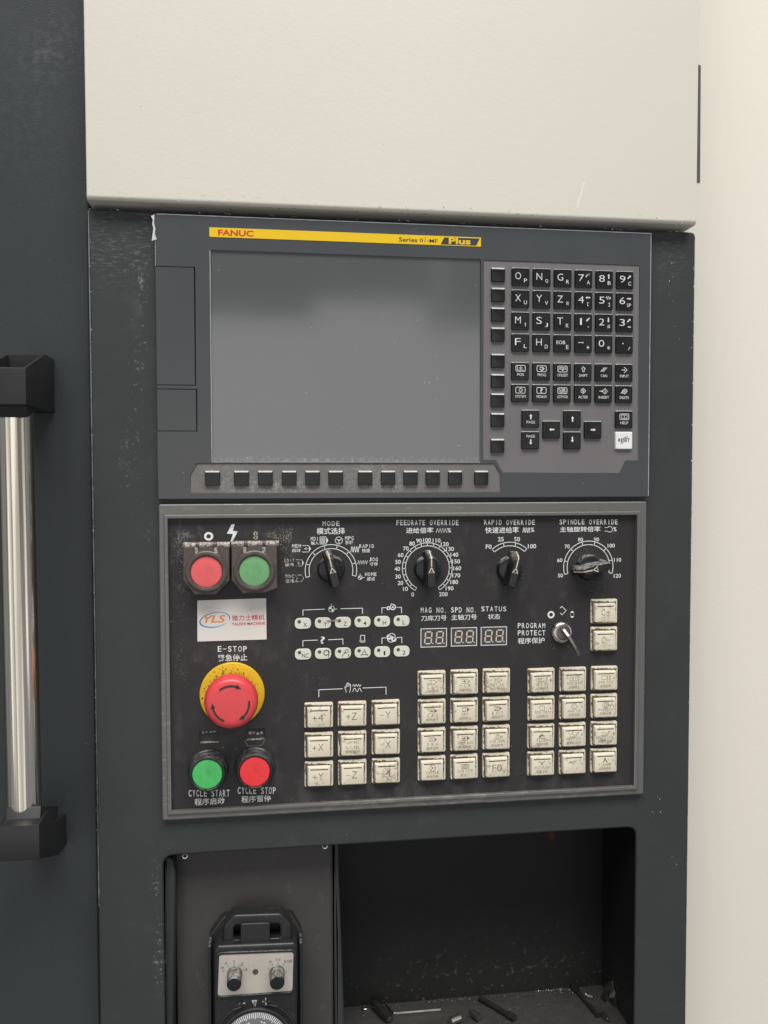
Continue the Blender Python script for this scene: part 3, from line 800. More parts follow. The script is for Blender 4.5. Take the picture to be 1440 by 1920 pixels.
    for v in (515.6, 553.2, 590.2, 627.5, 676.8, 714.5, 750.8, 787.6, 835.8):
        link('soft_key', sm2, 'key', root, (xc, YK, P(932.8, v, YK).z))
    # character keys
    c0 = (P(975.5, 520, YK).x+P(974, 738, YK).x)/2; c5 = (P(1169.6, 525, YK).x+P(1169, 738, YK).x)/2
    kw, kh = 32.6*SX(1070, 600, YK), 33.4*SZ(1070, 600, YK)
    rs = [(rrect(kw, kh, 1.1), .6), (rrect(kw, kh, 1.1), -1.3), (rrect(kw-.25, kh-.25, 1.1), -1.75), (rrect(kw-1.1, kh-1.1, 1.0), -2.25), (rrect(kw-2.4, kh-2.4, 1.0), -2.3), (rrect(kw-6, kh-6, 1.0), -2.12)]
    km = mesh(loft(rs), (0, 0, 0), 40)
    zr = [(P(975.5, a, YK).z+P(1169.5, b, YK).z)/2 for a, b in ((520.5, 525), (562, 565), (603, 606), (644.4, 645), (697.5, 698.2), (738.2, 738.4))]
    yl = -2.36
    def key(name, x, z, fn, lab, mat='key', ink='ink'):
        o = link('character_key' if name is None else name, km.copy() if mat != 'key' else km, mat, root, (x, YK, z), lab)
        if mat != 'key': o.data.materials.clear(); o.data.materials.append(M[mat])
        k = Ink(yl, False); fn(k)
        if k.v: k.done('legend', ink, o, None, (x, YK, z))
        return o
    def arrow(k, x, z, ang, L=3.6, t=.8, hd=1.9):
        d = Vector((math.cos(R(ang)), math.sin(R(ang)))); m = Vector((-d.y, d.x)); o = Vector((x, z))
        p = [o-d*L/2+m*t/2, o+d*(L/2-hd*.7)+m*t/2, o+d*(L/2-hd*.7)+m*hd/2, o+d*L/2, o+d*(L/2-hd*.7)-m*hd/2, o+d*(L/2-hd*.7)-m*t/2, o-d*L/2-m*t/2]
        k.poly([tuple(a) for a in p])
    rows = [['OP', 'NQ', 'GR', '7A', '8B', '9C'], ['XU', 'YV', 'ZW', '4[', '5]', '6SP'], ['MI', 'SJ', 'TK', '1,', '2#', '3='], ['FL', 'HD', 'EOB E', '-+', '0*', './']]
    arrows = {'7': 225, '8': 90, '9': 45, '4': 180, '6': 0, '1': 225, '2': 270, '3': 45}
    for r, row in enumerate(rows):
        for c, s in enumerate(row):
            x = c0+(c5-c0)*c/5
            def fn(k, s=s):
                if s == 'EOB E':
                    k.text('EOB', -1.6, .6, 7.6, 2.9, 0); k.text('E', 4.0, -3.2, 2.1, 3.2, 0); return
                a, b = s[0], s[1:]
                wide = a.isdigit()
                if a == '-': k.text('-', -2.2, .8, 4.6, .6, .02)
                elif a == '.': k.disc(-1.6, .8, .55)
                else: k.text(a, -2.4, .5, 4.8 if a not in '1' else 1.5, 5.6, -.010)
                if a == '7': k.line([(1.6, 1.2), (2.4, 2.6), (5, 4.2)], .8); arrow(k, 4.3, 3.6, 35, 2.4, .8, 2)
                elif a == '5': k.line([(1.2, 2.2), (1.8, 3.6), (2.6, 1.2), (3.3, 4.0), (4.1, 1.0), (4.7, 3.2), (5.3, 2.0)], .55)
                elif a == '1': arrow(k, 3.6, 2.2, 225, 4, .9, 1.9)
                elif a in arrows: arrow(k, 3.5, 2.3, arrows[a], 4.0, .9, 2.0)
                bx, bz = 3.9, -3.1
                if b == 'SP': k.text(b, 3.4, bz, 3.6, 2.9, 0)
                elif b == ',': k.text(b, 3.9, -4, .7, 1.2, .02)
                elif b in '[]': k.line([(4.4, -1.9), (3.2, -1.9), (3.2, -4.4), (4.4, -4.4)] if b == '[' else [(3.2, -1.9), (4.4, -1.9), (4.4, -4.4), (3.2, -4.4)], .4)
                elif b == 'I': k.text(b, bx, bz, .5, 3.2)
                elif b == '/': k.line([(3, -4.6), (4.8, -1.9)], .42)
                elif b == '=': k.text(b, bx, bz, 2.6, 1.2, .012)
                else: k.text(b, bx, bz, 2.5, 3.1, 0)
            nm = {'EOB E': 'EOB E', '-+': 'minus and plus', './': 'point and slash', '4[': '4 and left bracket', '5]': '5 and right bracket', '1,': '1 and comma', '6SP': '6 SP'}.get(s, s[0]+' '+s[1:])
            key(None, x, zr[r], fn, 'black key marked '+nm)
    def frame_(k): k.line(fillet([(-4, -.2), (4, -.2), (4, 4.6), (-4, 4.6)], 1.0, 3), .45, True)
    def dia(k, cx=0, cz=2.2, s=2.2, left=True): k.line([(cx-s, cz+s*.2), (cx, cz+s), (cx+s, cz), (cx, cz-s), (cx-s, cz-s*.2)] if left else [(cx-s*.6, cz+s), (cx+s*.6, cz), (cx-s*.6, cz-s)], .45)
    def hatch(k, cx=0, cz=2.2):
        for d in (-1.2, 0, 1.2): k.line([(cx-1.8+d, cz-1.8), (cx+1.6+d, cz+1.9)], .42)
    def i_pos(k): frame_(k); k.line([(-2.6, 4), (-2.6, .8), (2.8, .8)], .35); k.line([(-1.2, 2.5), (1.6, 2.5)], .5); k.line([(.2, 3.8), (.2, 1.2)], .5)
    def i_prog(k): frame_(k); dia(k, -.2, 2.2, 1.5); k.line([(.6, 3.6), (2.2, 2.2), (.6, .8)], .45)
    def i_ofs(k): frame_(k); k.line([(-2.6, 3.1), (2.6, 3.1)], .6); k.line([(-2.6, 3.6), (-2.6, 2.4)], .4); k.line([(2.6, 3.6), (2.6, 2.4)], .4); k.disc(.2, 1.3, .6); k.line([(-3.4, 1.9), (3.4, 1.9)], .3)
    def i_shift(k): k.line([(-.7, .3), (-.7, 2.6), (-1.6, 2.6), (0, 4.6), (1.6, 2.6), (.7, 2.6), (.7, .3)], .42, True)
    def i_can(k): hatch(k)
    def i_input(k): k.line([(-.4, 4.0), (0, 4.4), (2.3, 2.2), (0, 0), (-.4, .4)], .45); arrow(k, -.9, 2.2, 0, 3.2, .5, 1.5)
    def i_sys(k): frame_(k); dia(k, .3, 2.2, 1.6)
    def i_msg(k): frame_(k); k.text('?', 0, 2.2, 2.2, 3.7, .01)
    def i_cst(k): frame_(k); k.line([(-3.4, 1.9), (3.4, 1.9)], .35); k.line([(-3.8, 4.4), (-1.4, 2.2)], .4); k.line([(-.8, 4), (.6, 3.2), (-.8, 2.4)], .4); k.line([(1.1, 4), (1.1, 2.4), (2.2, 3.2)], .35, True); k.line([(-2.8, 1.1), (-1, .7), (.6, 1.2), (2.8, .8)], .4)
    def i_alter(k): dia(k, 0, 2.2, 2.2); k.line([(.2, 3.2), (-.8, 2.6), (.6, 1.9), (-.3, 1.1)], .5)
    def i_ins(k): dia(k, 1.1, 2.2, 2.2); arrow(k, -2.2, 2.2, 0, 3.2, .5, 1.5); k.line([(1.2, 3.2), (1.2, 1.2)], .5)
    def i_del(k): dia(k, .4, 2.2, 2.2); hatch(k, -.2, 2.2)
    fr = [[('POS', i_pos), ('PROG', i_prog), ('OFS/SET', i_ofs), ('SHIFT', i_shift), ('CAN', i_can), ('INPUT', i_input)],
          [('SYSTEM', i_sys), ('MESSAGE', i_msg), ('CSTM/GR', i_cst), ('ALTER', i_alter), ('INSERT', i_ins), ('DELETE', i_del)]]
    wds = {'POS': 5.6, 'PROG': 7.2, 'OFS/SET': 9.4, 'SHIFT': 7.6, 'CAN': 5.6, 'INPUT': 7.8, 'SYSTEM': 9, 'MESSAGE': 9, 'CSTM/GR': 9.4, 'ALTER': 8.4, 'INSERT': 9.2, 'DELETE': 8.0, 'HELP': 7}
    for r, row in enumerate(fr):
        for c, (s, ic) in enumerate(row):
            def fn(k, s=s, ic=ic): ic(k); k.text(s, 0, -2.9, wds[s], 2.25, 0)
            key('function_key', c0+(c5-c0)*c/5, zr[4+r], fn, 'black key marked '+s)
    zA = (P(993.6, 786, YK).z+P(1168.3, 786, YK).z)/2; zB = (P(993.6, 826, YK).z+P(1168.3, 825.6, YK).z)/2; zM = (zA+zB)/2
    X = lambda u: P(u, 806, YK).x
    key('page_key', X(993.6), zA, lambda k: (arrow(k, 0, 1.6, 90, 4.4, 1.1, 2.6), k.text('PAGE', 0, -2.9, 7.2, 2.2, 0)), 'black page up key')
    key('page_key', X(993.6), zB, lambda k: (arrow(k, 0, -1.6, 270, 4.4, 1.1, 2.6), k.text('PAGE', 0, 3.2, 7.2, 2.2, 0)), 'black page down key')
    key('arrow_key', X(1032.7), zM, lambda k: arrow(k, 0, 0, 180, 4.4, 1.1, 2.6), 'black key with left arrow')
    key('arrow_key', X(1071.5), zA, lambda k: arrow(k, 0, 0, 90, 4.6, 1.1, 2.6), 'black key with up arrow')
    key('arrow_key', X(1071.5), zB, lambda k: arrow(k, 0, .6, 270, 4.6, 1.1, 2.6), 'black key with down arrow')
    key('arrow_key', X(1110.3), zM, lambda k: arrow(k, 0, 0, 0, 4.4, 1.1, 2.6), 'black key with right arrow')
    def i_help(k):
        frame_(k); k.line([(-2.4, 3.7), (-2.4, .8), (2.4, .8), (2.4, 3.7)], .4, True); k.line([(0, 3.7), (0, .8)], .4); k.text('HELP', 0, -2.9, 7, 2.25, 0)
    key('function_key', X(1168.3), zA, i_help, 'black key marked HELP')
    def i_reset(k):
        k.text('RESET', 0, .4, 10.4, 2.9, .008)
        for d in (-.6, .6, 1.8): k.line([(.2+d, 1.9), (1.6+d, 3.6)], .3)
        for d in (-2.6, -1.4): k.line([(-.6+d, -2.9), (.8+d, -1.2)], .3)
    key('reset_key', X(1168.3), zB, i_reset, 'white key marked RESET', 'white_key', 'dark_ink')
    return root
DISPLAY = display_unit()

# ================================================================== 4. operator panel
YF, YR, YP = -5.0, -6.6, -2.5        # frame front, inner ridge, black plate
def operator_panel():
    a, b, c, d = P(298, 944, YF), P(1212, 941, YF), P(1208.5, 1489.5, YF), P(303, 1540, YF)
    xl, xr, zt, zb = (a.x+d.x)/2, (b.x+c.x)/2, (a.z+b.z)/2, (c.z+d.z)/2
    base = ((xl+xr)/2, 0, zb)
    root = thing('operator_panel', base, 'black framed operator panel with knobs, cream keys and emergency stop', 'control panel')
    e, f, g, h = P(317, 971, YR), P(1193, 967, YR), P(1191.5, 1474, YR), P(319, 1522, YR)
    ix0, ix1, iz1, iz0 = (e.x+h.x)/2, (f.x+g.x)/2, (e.z+f.z)/2, (g.z+h.z)/2
    inner = [(ix0, iz0), (ix1, iz0), (ix1, iz1), (ix0, iz1)]
    rd = inset(ccw(inner), -3.2)
    link('panel_frame', mesh(plate(fillet([(xl, zb), (xr, zb), (xr, zt), (xl, zt)], 2, 4), [inset(ccw(inner), -2.4)], .6, YF, 1.4, 3), base), 'frame', root, base)
    link('inner_rim', mesh(plate(fillet(rd, 1, 3), [inner], -1, YR, .9, 3), base), 'frame', root, base)
    # plate with two broken legend windows
    win = []
    for (u0, v0, u1, v1) in ((374.5, 1370.5, 410.5, 1392), (462.5, 1365.5, 496.5, 1386.5)):
        p, q = P(u0, v1, YP), P(u1, v0, YP); win.append((p.x, q.x, p.z, q.z))
    holes = [fillet([(w_[0], w_[2]), (w_[1], w_[2]), (w_[1], w_[3]), (w_[0], w_[3])], .5, 2) for w_ in win]
    bm = plate(inset(ccw(inner), -.8), holes, 0, YP, .25, 1)
    link('face_plate', mesh(bm, base), 'plate', root, base, 'black printed face plate')
    for i, w_ in enumerate(win):
        bm = bmesh.new(); box(bm, w_[0]-1, w_[1]+1, 3.6, 4.4, w_[2]-1, w_[3]+1)
        so = link('lamp_socket', mesh(bm, base), 'rim', root, base, 'open lamp window with bare contacts')
        mx = (w_[0]+w_[1])/2
        for dx in (-5, -2.2, 1.2, 4.2):
            for k_ in range(2):
                bm = bmesh.new(); zc = w_[2]+3+3.2*k_+rnd.uniform(-.6, .6); rod(bm, (mx+dx, 3.8, zc), (mx+dx+rnd.uniform(-.6, .6), -.6, zc+1.4), rnd.uniform(.95, 1.4), 10)
                link('contact', mesh(bm, (0, 0, 0), 40), 'dsteel' if (k_+i) % 2 else 'rim', so, (0, 0, 0))
        bm = bmesh.new(); box(bm, w_[0]+.3, w_[1]-.3, YP-.35, YP+2, w_[2]-.7, w_[2]+.25)
        link('window_sill', mesh(bm, base), 'hinge', so, base)
    k = Ink(YP-.1); k.line([(458.5, 1387.5), (464.5, 1399), (491, 1397.5), (497.5, 1386)], 1.0); k.done('scuff_mark', 'faded', root)

    # ---- printed labels
    y = YP-.08
    def lab(items, mat='ink', extra=None):
        k = Ink(y)
        for it in items:
            kind, s, u0, u1, v0, v1 = it
            if kind == 'm': k.mono(s, (u0+u1)/2, (v0+v1)/2, u1-u0, v1-v0, .012)
            else: k.text(s, (u0+u1)/2, (v0+v1)/2, u1-u0, v1-v0, .010)
        if extra: extra(k)
        return k.done('printed_label', mat, root)
    def zig(k, u0, u1, v0, v1, n, t=1.1, rnd_=False):
        pts = []
        for i in range(n+1):
            u = u0+(u1-u0)*i/n; pts.append((u, v0 if i % 2 else v1))
        if rnd_:
            q = []
            for i in range(8*n+1):
                s = i/8.0; u = u0+(u1-u0)*s/n; ph = math.cos(math.pi*s); ph = math.copysign(abs(ph)**.6, ph)
                q.append((u, (v0+v1)/2+(v1-v0)/2*ph))
            pts = q
        k.line(pts, t)
    lab([('m', 'MODE', 604.5, 637, 977, 986.2), ('c', '模式选择', 594, 647, 989.5, 1001.8)])
    lab([('m', 'FEEDRATE OVERRIDE', 743, 860, 975, 984.8), ('c', '进给倍率', 761.5, 812.6, 989, 999.8), ('c', '%', 838.6, 845.6, 990, 998.5)], 'ink', lambda k: zig(k, 818, 837.5, 990.5, 998.5, 8))
    lab([('m', 'RAPID OVERRIDE', 907.6, 1003, 974.6, 984), ('c', '快速进给率', 910, 973, 988, 999.8), ('c', '%', 995, 1001.6, 989, 997.5)], 'ink', lambda k: zig(k, 980, 994, 989.5, 998.5, 6, 1.1, True))
    def spin_icon(k):
        k.line([(1134, 989.3), (1141, 989), (1141, 996), (1134, 996)], .9); k.line([(1141, 987), (1145, 987.4), (1148, 990), (1148, 995), (1145, 997.4), (1141, 997.6)], .9, True)
    lab([('m', 'SPINDLE OVERRIDE', 1049, 1158.4, 974, 983.3), ('c', '主轴旋转倍率', 1050, 1126, 987.2, 997.4), ('c', '%', 1149.8, 1156, 988, 996.5)], 'ink', spin_icon)
    lab([('m', 'MAG NO.', 788.6, 839, 1139, 1148.8), ('c', '刀库刀号', 789.3, 837.3, 1153.8, 1164)])
    lab([('m', 'SPD NO.', 845.6, 895, 1138.7, 1148.4), ('c', '主轴刀号', 846.4, 894, 1152, 1162.4)])
    lab([('m', 'STATUS', 902.2, 949.7, 1137, 1146.2), ('c', '状态', 914.8, 937.9, 1151, 1161)])
    lab([('m', 'PROGRAM', 970.6, 1022.6, 1168.2, 1177.8), ('m', 'PROTECT', 970.6, 1022.6, 1181.8, 1191.4), ('c', '程序保护', 971, 1021, 1195.7, 1206.8)])
    lab([('m', 'E-STOP', 408, 463.2, 1211.5, 1222), ('c', '紧急停止', 408.5, 463.8, 1226.8, 1239.5)])
    lab([('m', 'CYCLE START', 353.6, 430.6, 1481, 1493.6), ('c', '程序启动', 364.7, 420.8, 1496, 1509)])
    lab([('m', 'CYCLE STOP', 445.4, 517.2, 1476, 1488.6), ('c', '程序暂停', 452.6, 508, 1491.4, 1504)])
    # mode positions
    def tape(k, u0, u1, v0, v1, solid=False):
        tip = (u1-u0)*.24
        k.line([(u0, v0), (u1-tip, v0)], 1.0); k.line([(u0, v1), (u1-tip, v1)], 1.0)
        k.poly([(u1-tip, v0), (u1, (v0+v1)/2), (u1-tip, v1)])
    def mi(k): tape(k, 567, 583, 1023, 1035); k.line([(570, 1028.7), (577, 1028.7)], 1.1); k.disc(574, 1028.7, 2, 8)
    lab([('m', 'MEM', 547.4, 564.6, 1020.4, 1026.9), ('c', '自动', 548, 563.5, 1028.6, 1035.5)], 'ink', mi)
    def ei(k): tape(k, 554.6, 570, 1049.6, 1061.4); k.line([(561, 1052.6), (558.5, 1055.5), (562.5, 1056.5), (559.5, 1059.6)], 1.1)
    lab([('m', 'EDIT', 532.8, 552, 1047.8, 1054.2), ('c', '编辑', 534, 551, 1055.8, 1062.2)], 'inkworn', ei)
    lab([('m', 'DNC', 534.6, 552, 1077.2, 1083.4), ('c', '在线', 534.8, 551.6, 1085.4, 1092.6)], 'inkworn', lambda k: k.line([(554, 1078.4), (565.5, 1078), (569.6, 1084), (565.5, 1090.2), (554, 1090.6), (557.5, 1084.4)], 1.0, True))
    def di(k): tape(k, 599.6, 615.4, 1006.6, 1020); k.line([(602, 1009), (609, 1009), (609, 1018), (602, 1018)], 1.0, True); k.line([(604, 1011.5), (607, 1011.5), (607, 1016), (604, 1016)], .9, True); k.line([(600, 1007), (600, 1020)], 1)
    lab([('m', 'MDI', 582.4, 597.4, 1006.6, 1014), ('c', '输入', 583, 597.6, 1015, 1021.6)], 'ink', di)
    def wheel(k):
        k.ring(635.4, 1013.4, 6.2, 7.2)
        for q in (90, 210, 330): k.radial(635.4, 1013.4, 1.2, 6.4, q-60, 1.2)
        k.disc(635.4, 1013.4, 1.7, 10)
    lab([('m', 'MPG', 646.8, 663.6, 1005.4, 1012.4), ('c', '手轮', 647, 662.5, 1013.5, 1021)], 'ink', wheel)
    lab([('m', 'RAPID', 673.6, 701.4, 1020.6, 1027.4), ('c', '快速', 678.5, 693.7, 1028.7, 1036)], 'ink', lambda k: zig(k, 657.4, 673.6, 1025, 1035, 7, 1.1, True))
    lab([('m', 'JOG', 691.8, 708.8, 1045.4, 1052.4), ('c', '寸动', 693, 708, 1054, 1061)], 'ink', lambda k: zig(k, 670.5, 689, 1051, 1057.6, 9, 1.1))
    def datum(k, u, v, r):
        k.ring(u, v, r-.9, r); k.line([(u, v-r-3.6), (u, v)], 1.0); k.line([(u, v), (u+r+4.2, v-.1)], 1.0)
        for q in (0, 180):
            k.ring(u, v, .05, r-.5, q+90, q+180)
    lab([('m', 'HOME', 684.2, 706, 1073.4, 1080), ('c', '原点', 688, 703, 1081.8, 1088.8)], 'ink', lambda k: datum(k, 675.2, 1083, 4.2))
    # dials
    def scale_(cu, cv_, r0, r1, a0, a1, n, nums, mat='ink', h=7.6):
        k = Ink(y); k.ring(cu, cv_, r0-.65, r0+.65, a0, a1, 60); k.ring(cu, cv_, r1-.65, r1+.65, a0, a1, 60)
        for i in range(n):
            k.radial(cu, cv_, r0, r1, a0+(a1-a0)*i/(n-1), 1.3)
        for s, u, v in nums: k.text(s, u, v, len(s)*h*.70-(1.2 if '1' in s else 0)-.6, h, .012)
        k.done('dial_scale', mat, root)
    scale_(620.7, 1069.4, 41, 48.3, 195, -14, 8, [])
    feed = [(773.8, 1114.6), (760.3, 1104.2), (750.8, 1093), (746.3, 1081), (744.8, 1066.6), (746.3, 1053.6), (751.2, 1040.7), (761, 1028.5), (772.7, 1019.2), (785.7, 1013.8), (800.7, 1012.7), (818.6, 1013.4), (834, 1020.3), (843.8, 1029.3), (852, 1040), (855.2, 1052.6), (857.4, 1065.5), (855.6, 1079), (851.8, 1091.3), (843, 1103.2), (831.3, 1114)]
    scale_(801.4, 1065.2, 41.2, 46.8, 240.5, -60.5, 21, [(str(10*i), u, v) for i, (u, v) in enumerate(feed)], h=7.8)
    scale_(955.3, 1066, 41.5, 48, 132.5, 47.5, 4, [('F0', 916.3, 1025), ('25', 939, 1011), ('50', 969.6, 1011), ('100', 997.5, 1024.2)], h=8.2)
    scale_(1103.3, 1062.6, 39.8, 46.2, 196.5, -16, 8, [('50', 1050.8, 1079), ('60', 1049.5, 1050.4), ('70', 1063.5, 1024.6), ('80', 1088.5, 1011.7), ('90', 1118.3, 1011.5), ('100', 1146, 1023), ('110', 1158, 1049.7), ('120', 1157.4, 1079.6)], h=7.2)
    # power symbols, lock symbols
    k = Ink(y); k.ring(391.2, 1005.6, 4.2, 8.6, sq=.95); k.done('symbol', 'ink', root)
    k = Ink(y); k.poly([(434.5, 982.8), (440, 983), (436.5, 995.5), (445.8, 996.2), (435.6, 1016.2), (432, 1015.6), (436.8, 1001.2), (425.4, 1000.6)]); k.done('symbol', 'ink', root)
    k = Ink(y); k.line(fillet([(475.5, 997), (483, 997), (483, 1011.5), (475.5, 1011.5)], 0), .1, True); k.ring(479.3, 1000.6, 1.6, 4.0); k.ring(479.3, 1007.8, 1.4, 4.2); k.done('symbol', 'hinge', root, 'worn stroke symbol')
    k = Ink(y); k.ring(1033.2, 1152.5, 3.5, 6.6); k.done('symbol', 'ink', root)
    k = Ink(y); k.line([(1050.2, 1140.3), (1053.6, 1137), (1061.6, 1144.8), (1054, 1152.8), (1050.2, 1149.2)], 1.2); k.done('symbol', 'ink', root)
    k = Ink(y)
    for dv in (-2.8, 2.8): k.disc(1072.9, 1152+dv, 3.3)
    k.line([(1072.9, 1149.2), (1072.9, 1154.8)], 6.6); k.done('symbol', 'ink', root)
    # brackets over the indicators
    Z = lambda a, b: (540+a/6, 1120+b/6)
    def br(l1, l2, extra=None):
        k = Ink(y); k.line([Z(*p) for p in l1], 1.3)
        if l2: k.line([Z(*p) for p in l2], 1.3)
        if extra: extra(k)
        k.done('printed_bracket', 'ink', root)
    br([(168, 205), (168, 143), (412, 133)], [(590, 128), (838, 122), (838, 185)], lambda k: datum(k, *Z(490, 132), 6))
    def gears(k):
        k.ring(*Z(1180, 110), 3.6, 5.6); k.disc(*Z(1180, 110), 1.8, 10); k.ring(*Z(1130, 122), 1.6, 3.6); k.ring(*Z(1165, 82), 1, 2.2)
    br([(1057, 182), (1057, 118), (1106, 115)], [(1222, 113), (1277, 113), (1277, 176)], gears)
    br([(168, 552), (168, 487), (335, 481)], [(452, 477), (618, 470), (618, 530)], lambda k: k.text('?', *Z(390, 481), 8.6, 13.5, .012))
    br([(815, 428), (862, 428), (862, 485), (815, 485)], None, lambda k: (k.line([Z(815, 428), Z(815, 485)], 1.2), k.line([Z(804, 488), Z(872, 488)], 1.4), k.line([Z(812, 503), Z(862, 503)], 1.4), k.line([Z(812, 488), Z(812, 503)], 1.2), k.line([Z(864, 488), Z(864, 503)], 1.2)))
    def cyc(k):
        k.ring(*Z(1138, 447), 1.8, 5.0); k.ring(*Z(1190, 470), 1.8, 5.0); k.ring(*Z(1163, 455), 7.4, 8.8, 20, 110); k.ring(*Z(1163, 455), 7.4, 8.8, 200, 290)
        k.line([Z(1150, 425), Z(1210, 460)], 1.2)
    br([(1057, 522), (1057, 458), (1103, 456)], [(1225, 453), (1280, 450), (1280, 515)], cyc)
    def hand(k):
        q = [(655, 1072), (650, 1040), (638, 1022), (642, 1005), (652, 1015), (655, 990), (660, 970), (666, 985), (670, 962), (677, 964), (680, 982), (686, 968), (693, 972), (694, 990), (704, 982), (706, 1000), (700, 1040), (692, 1074)]
        k.line([Z(a*1.0, b) for a, b in q], 1.1); k.line([Z(668, 985), Z(667, 1005)], .8); k.line([Z(681, 984), Z(680, 1005)], .8); k.line([Z(694, 990), Z(692, 1008)], .8)
        zig(k, Z(725, 0)[0], Z(822, 0)[0], Z(0, 980)[1], Z(0, 1002)[1], 7, 1.0)
        zig(k, Z(722, 0)[0], Z(832, 0)[0], Z(0, 1022)[1], Z(0, 1060)[1], 4, 1.1, True)
    br([(347, 1122), (347, 1040), (615, 1028)], [(840, 1020), (1103, 1010), (1103, 1095)], hand)

    # ---- indicators
    lw, lh = 30.3*SX(660, 1190, YP), 20.4*SZ(660, 1190, YP)
    loop = rrect(lw, lh, lh*.48, 8)
    im = mesh(slab(loop, .8, -.7, .35, 2), (0, 0, 0))
    dm = mesh(lathe([(1.45, -.5), (1.45, -.82), (0, -.85)], 16), (0, 0, 0), 40)
    xs = [568, 605.6, 642.9, 679.7, 716.4, 752.9]
    def ic_q1(k): k.ring(2.6, .6, 1.6, 2.2); k.ring(2.6, .6, 2.2, 2.7, 0, 60); k.text('?', 4.6, -2.2, 1.2, 2.0, .02); [k.radial(2.6, .6, 2.2, 2.8, q, .6) for q in range(0, 360, 45)]
    def ic_q2(k): k.ring(3.2, 1.4, 1.1, 1.6); k.line([(2, .4), (-.6, -2.2), (-.8, -3.2)], .5); k.line([(2, .4), (.2, .2)], .4); k.text('?', 4.6, -2.2, 1.2, 2.0, .02)
    def ic_ch(k): k.ring(1.4, -.7, 1.1, 1.6); [k.radial(1.4, -.7, 1.6, 3.2, q, .55) for q in (90, 210, 330)]; [k.line([(1.4+2.9*math.cos(R(q))-.7*math.sin(R(q)), -.7+2.9*math.sin(R(q))+.7*math.cos(R(q))), (1.4+2.9*math.cos(R(q))+.7*math.sin(R(q)), -.7+2.9*math.sin(R(q))-.7*math.cos(R(q)))], .5) for q in (210, 330)]
    tx = lambda s, w_: (lambda k: k.text(s, 1.9 if len(s) == 1 else 1.8, -1.1, w_, 3.5, .005))
    for r, (za, zb_, lst) in enumerate(((1169.2, 1163.7, [('X', tx('X', 2.8)), ('Y', tx('Y', 2.8)), ('Z', tx('Z', 2.6)), ('4', tx('4', 2.5)), ('H', tx('H', 2.7)), ('L', tx('L', 2.2))]),
                                        (1226.7, 1220.6, [('NC', tx('NC', 5.4)), ('query one', ic_q1), ('query two', ic_q2), ('chuck', ic_ch), ('1', tx('1', 1.4)), ('2', tx('2', 2.6))]))):
        za, zb_ = P(568, za, YP).z, P(752.9, zb_, YP).z; zc = (za+zb_)/2
        for c, (nm, fn) in enumerate(lst):
            loc = (P(xs[c], 1195, YP).x, YP, zc)
            o = link('indicator_lens', im, 'lens_w', root, loc, 'cream indicator marked '+nm if len(nm) < 3 else None)
            link('led_dot', dm, 'led', o, Vector(loc)+Vector((-2.9, 0, 1.5)))
            k = Ink(-.76, False); fn(k); k.done('legend', 'dark_ink', o, None, loc)
    # burnt whisker between two lenses
    bm = bmesh.new(); p0, p1 = P(613, 1164, YP-1), P(636, 1162, YP-1)
    for i in range(60):
        t = rnd.random(); c_ = p0.lerp(p1, t)+Vector((0, -.3*rnd.random(), rnd.uniform(-.5, .5))); rod(bm, c_, c_+Vector((rnd.uniform(-1.4, 1.4), -.3, rnd.uniform(-1.2, .6))), .12, 4)
    q_ = link('fibre_tuft', mesh(bm, base), 'hinge', root, base, 'frayed fibre tuft between two indicator lenses')

    # ---- cream keys
    bw, bh = 54.0*SX(598, 1341, YP-2), 47.0*SZ(598, 1341, YP-2)
    o_ = rrect(bw, bh, 1.6, 4); i_ = rrect(KW+.9, KH+.9, 1.0, 4, 0, KO)
    rs = [(o_, .4), (o_, -1.5), (inset(o_, .25), -2.0), (inset(o_, .8), -2.2), (i_, -2.2), (inset(i_, .15), -1.0)]
    kb = mesh(loft(rs), (0, 0, 0), 40)
    cap = rrect(KW, KH, .7, 3, 0, KO); top = rrect(KW-1.3, KH-1.3, .7, 3, 0, KO-.25)
    YT = -4.9
    rs = [(cap, -.9), (cap, -1.6), (inset(top, -.1), YT+.45), (inset(top, .15), YT+.08), (inset(top, .6), YT)]
    kc = mesh(loft(rs), (0, 0, 0), 35)
    sl = rrect(14.6, .75, .2, 2, 0, KO+5.55)
    ks = mesh(slab(sl, YT, YT-.12, .05, 1), (0, 0, 0))
    def ckey(x, z, fn, labl, ink='faded'):
        loc = Vector((x, YP, z))
        o = link('push_key', kb, 'kbase', root, loc, labl)
        o.rotation_euler = (R(rnd.uniform(-.6, .6)), R(rnd.uniform(-.7, .7)), R(rnd.uniform(-.6, .6)))
        c_ = link('key_cap', kc, 'kcap', o, loc)
        link('indicator_slot', ks, 'kslot', o, loc)
        k = Ink(YT-.05, False); fn(k)
        if k.v: k.done('legend', ink, o, None, loc)
    def big(s, w_): return lambda k: k.text(s, -1 if len(s) == 2 else 0, -1.2, w_, 5.6, -.008)
    def two(l1, l2, icon=None, num=None):
        def fn(k):
            n1 = len(l1)
            k.mono(l1, 0, -2.6, min(1.75*n1+.6, 13.5), 2.3)
            if l2: k.text(l2, 0, -6.0, min(2.55*len(l2), 14.5), 2.5)
            if icon: icon(k)
            if num: k.text(num, 7.2, .6, 1.0*len(num)+.2, 1.9)
        return fn
    def tp(fill=True, inner_=None):
        def f_(k):
            k.line([(-3.4, 3.0), (1.6, 3.0)], .35); k.line([(-3.4, -.4), (1.6, -.4)], .35)
            if fill: k.poly([(1.6, 3.1), (4.0, 1.3), (1.6, -.5)])
            else: k.line([(1.6, 3), (3.8, 1.3), (1.6, -.4)], .4)
            if inner_: inner_(k)
        return f_
    t_txt = lambda s, w_: (lambda k: k.text(s, -1.1, 1.3, w_, 2.0))
    def arw(k): k.line([(-3, 1.3), (1.2, 1.3)], .5); k.disc(-.6, 1.3, .8, 8)
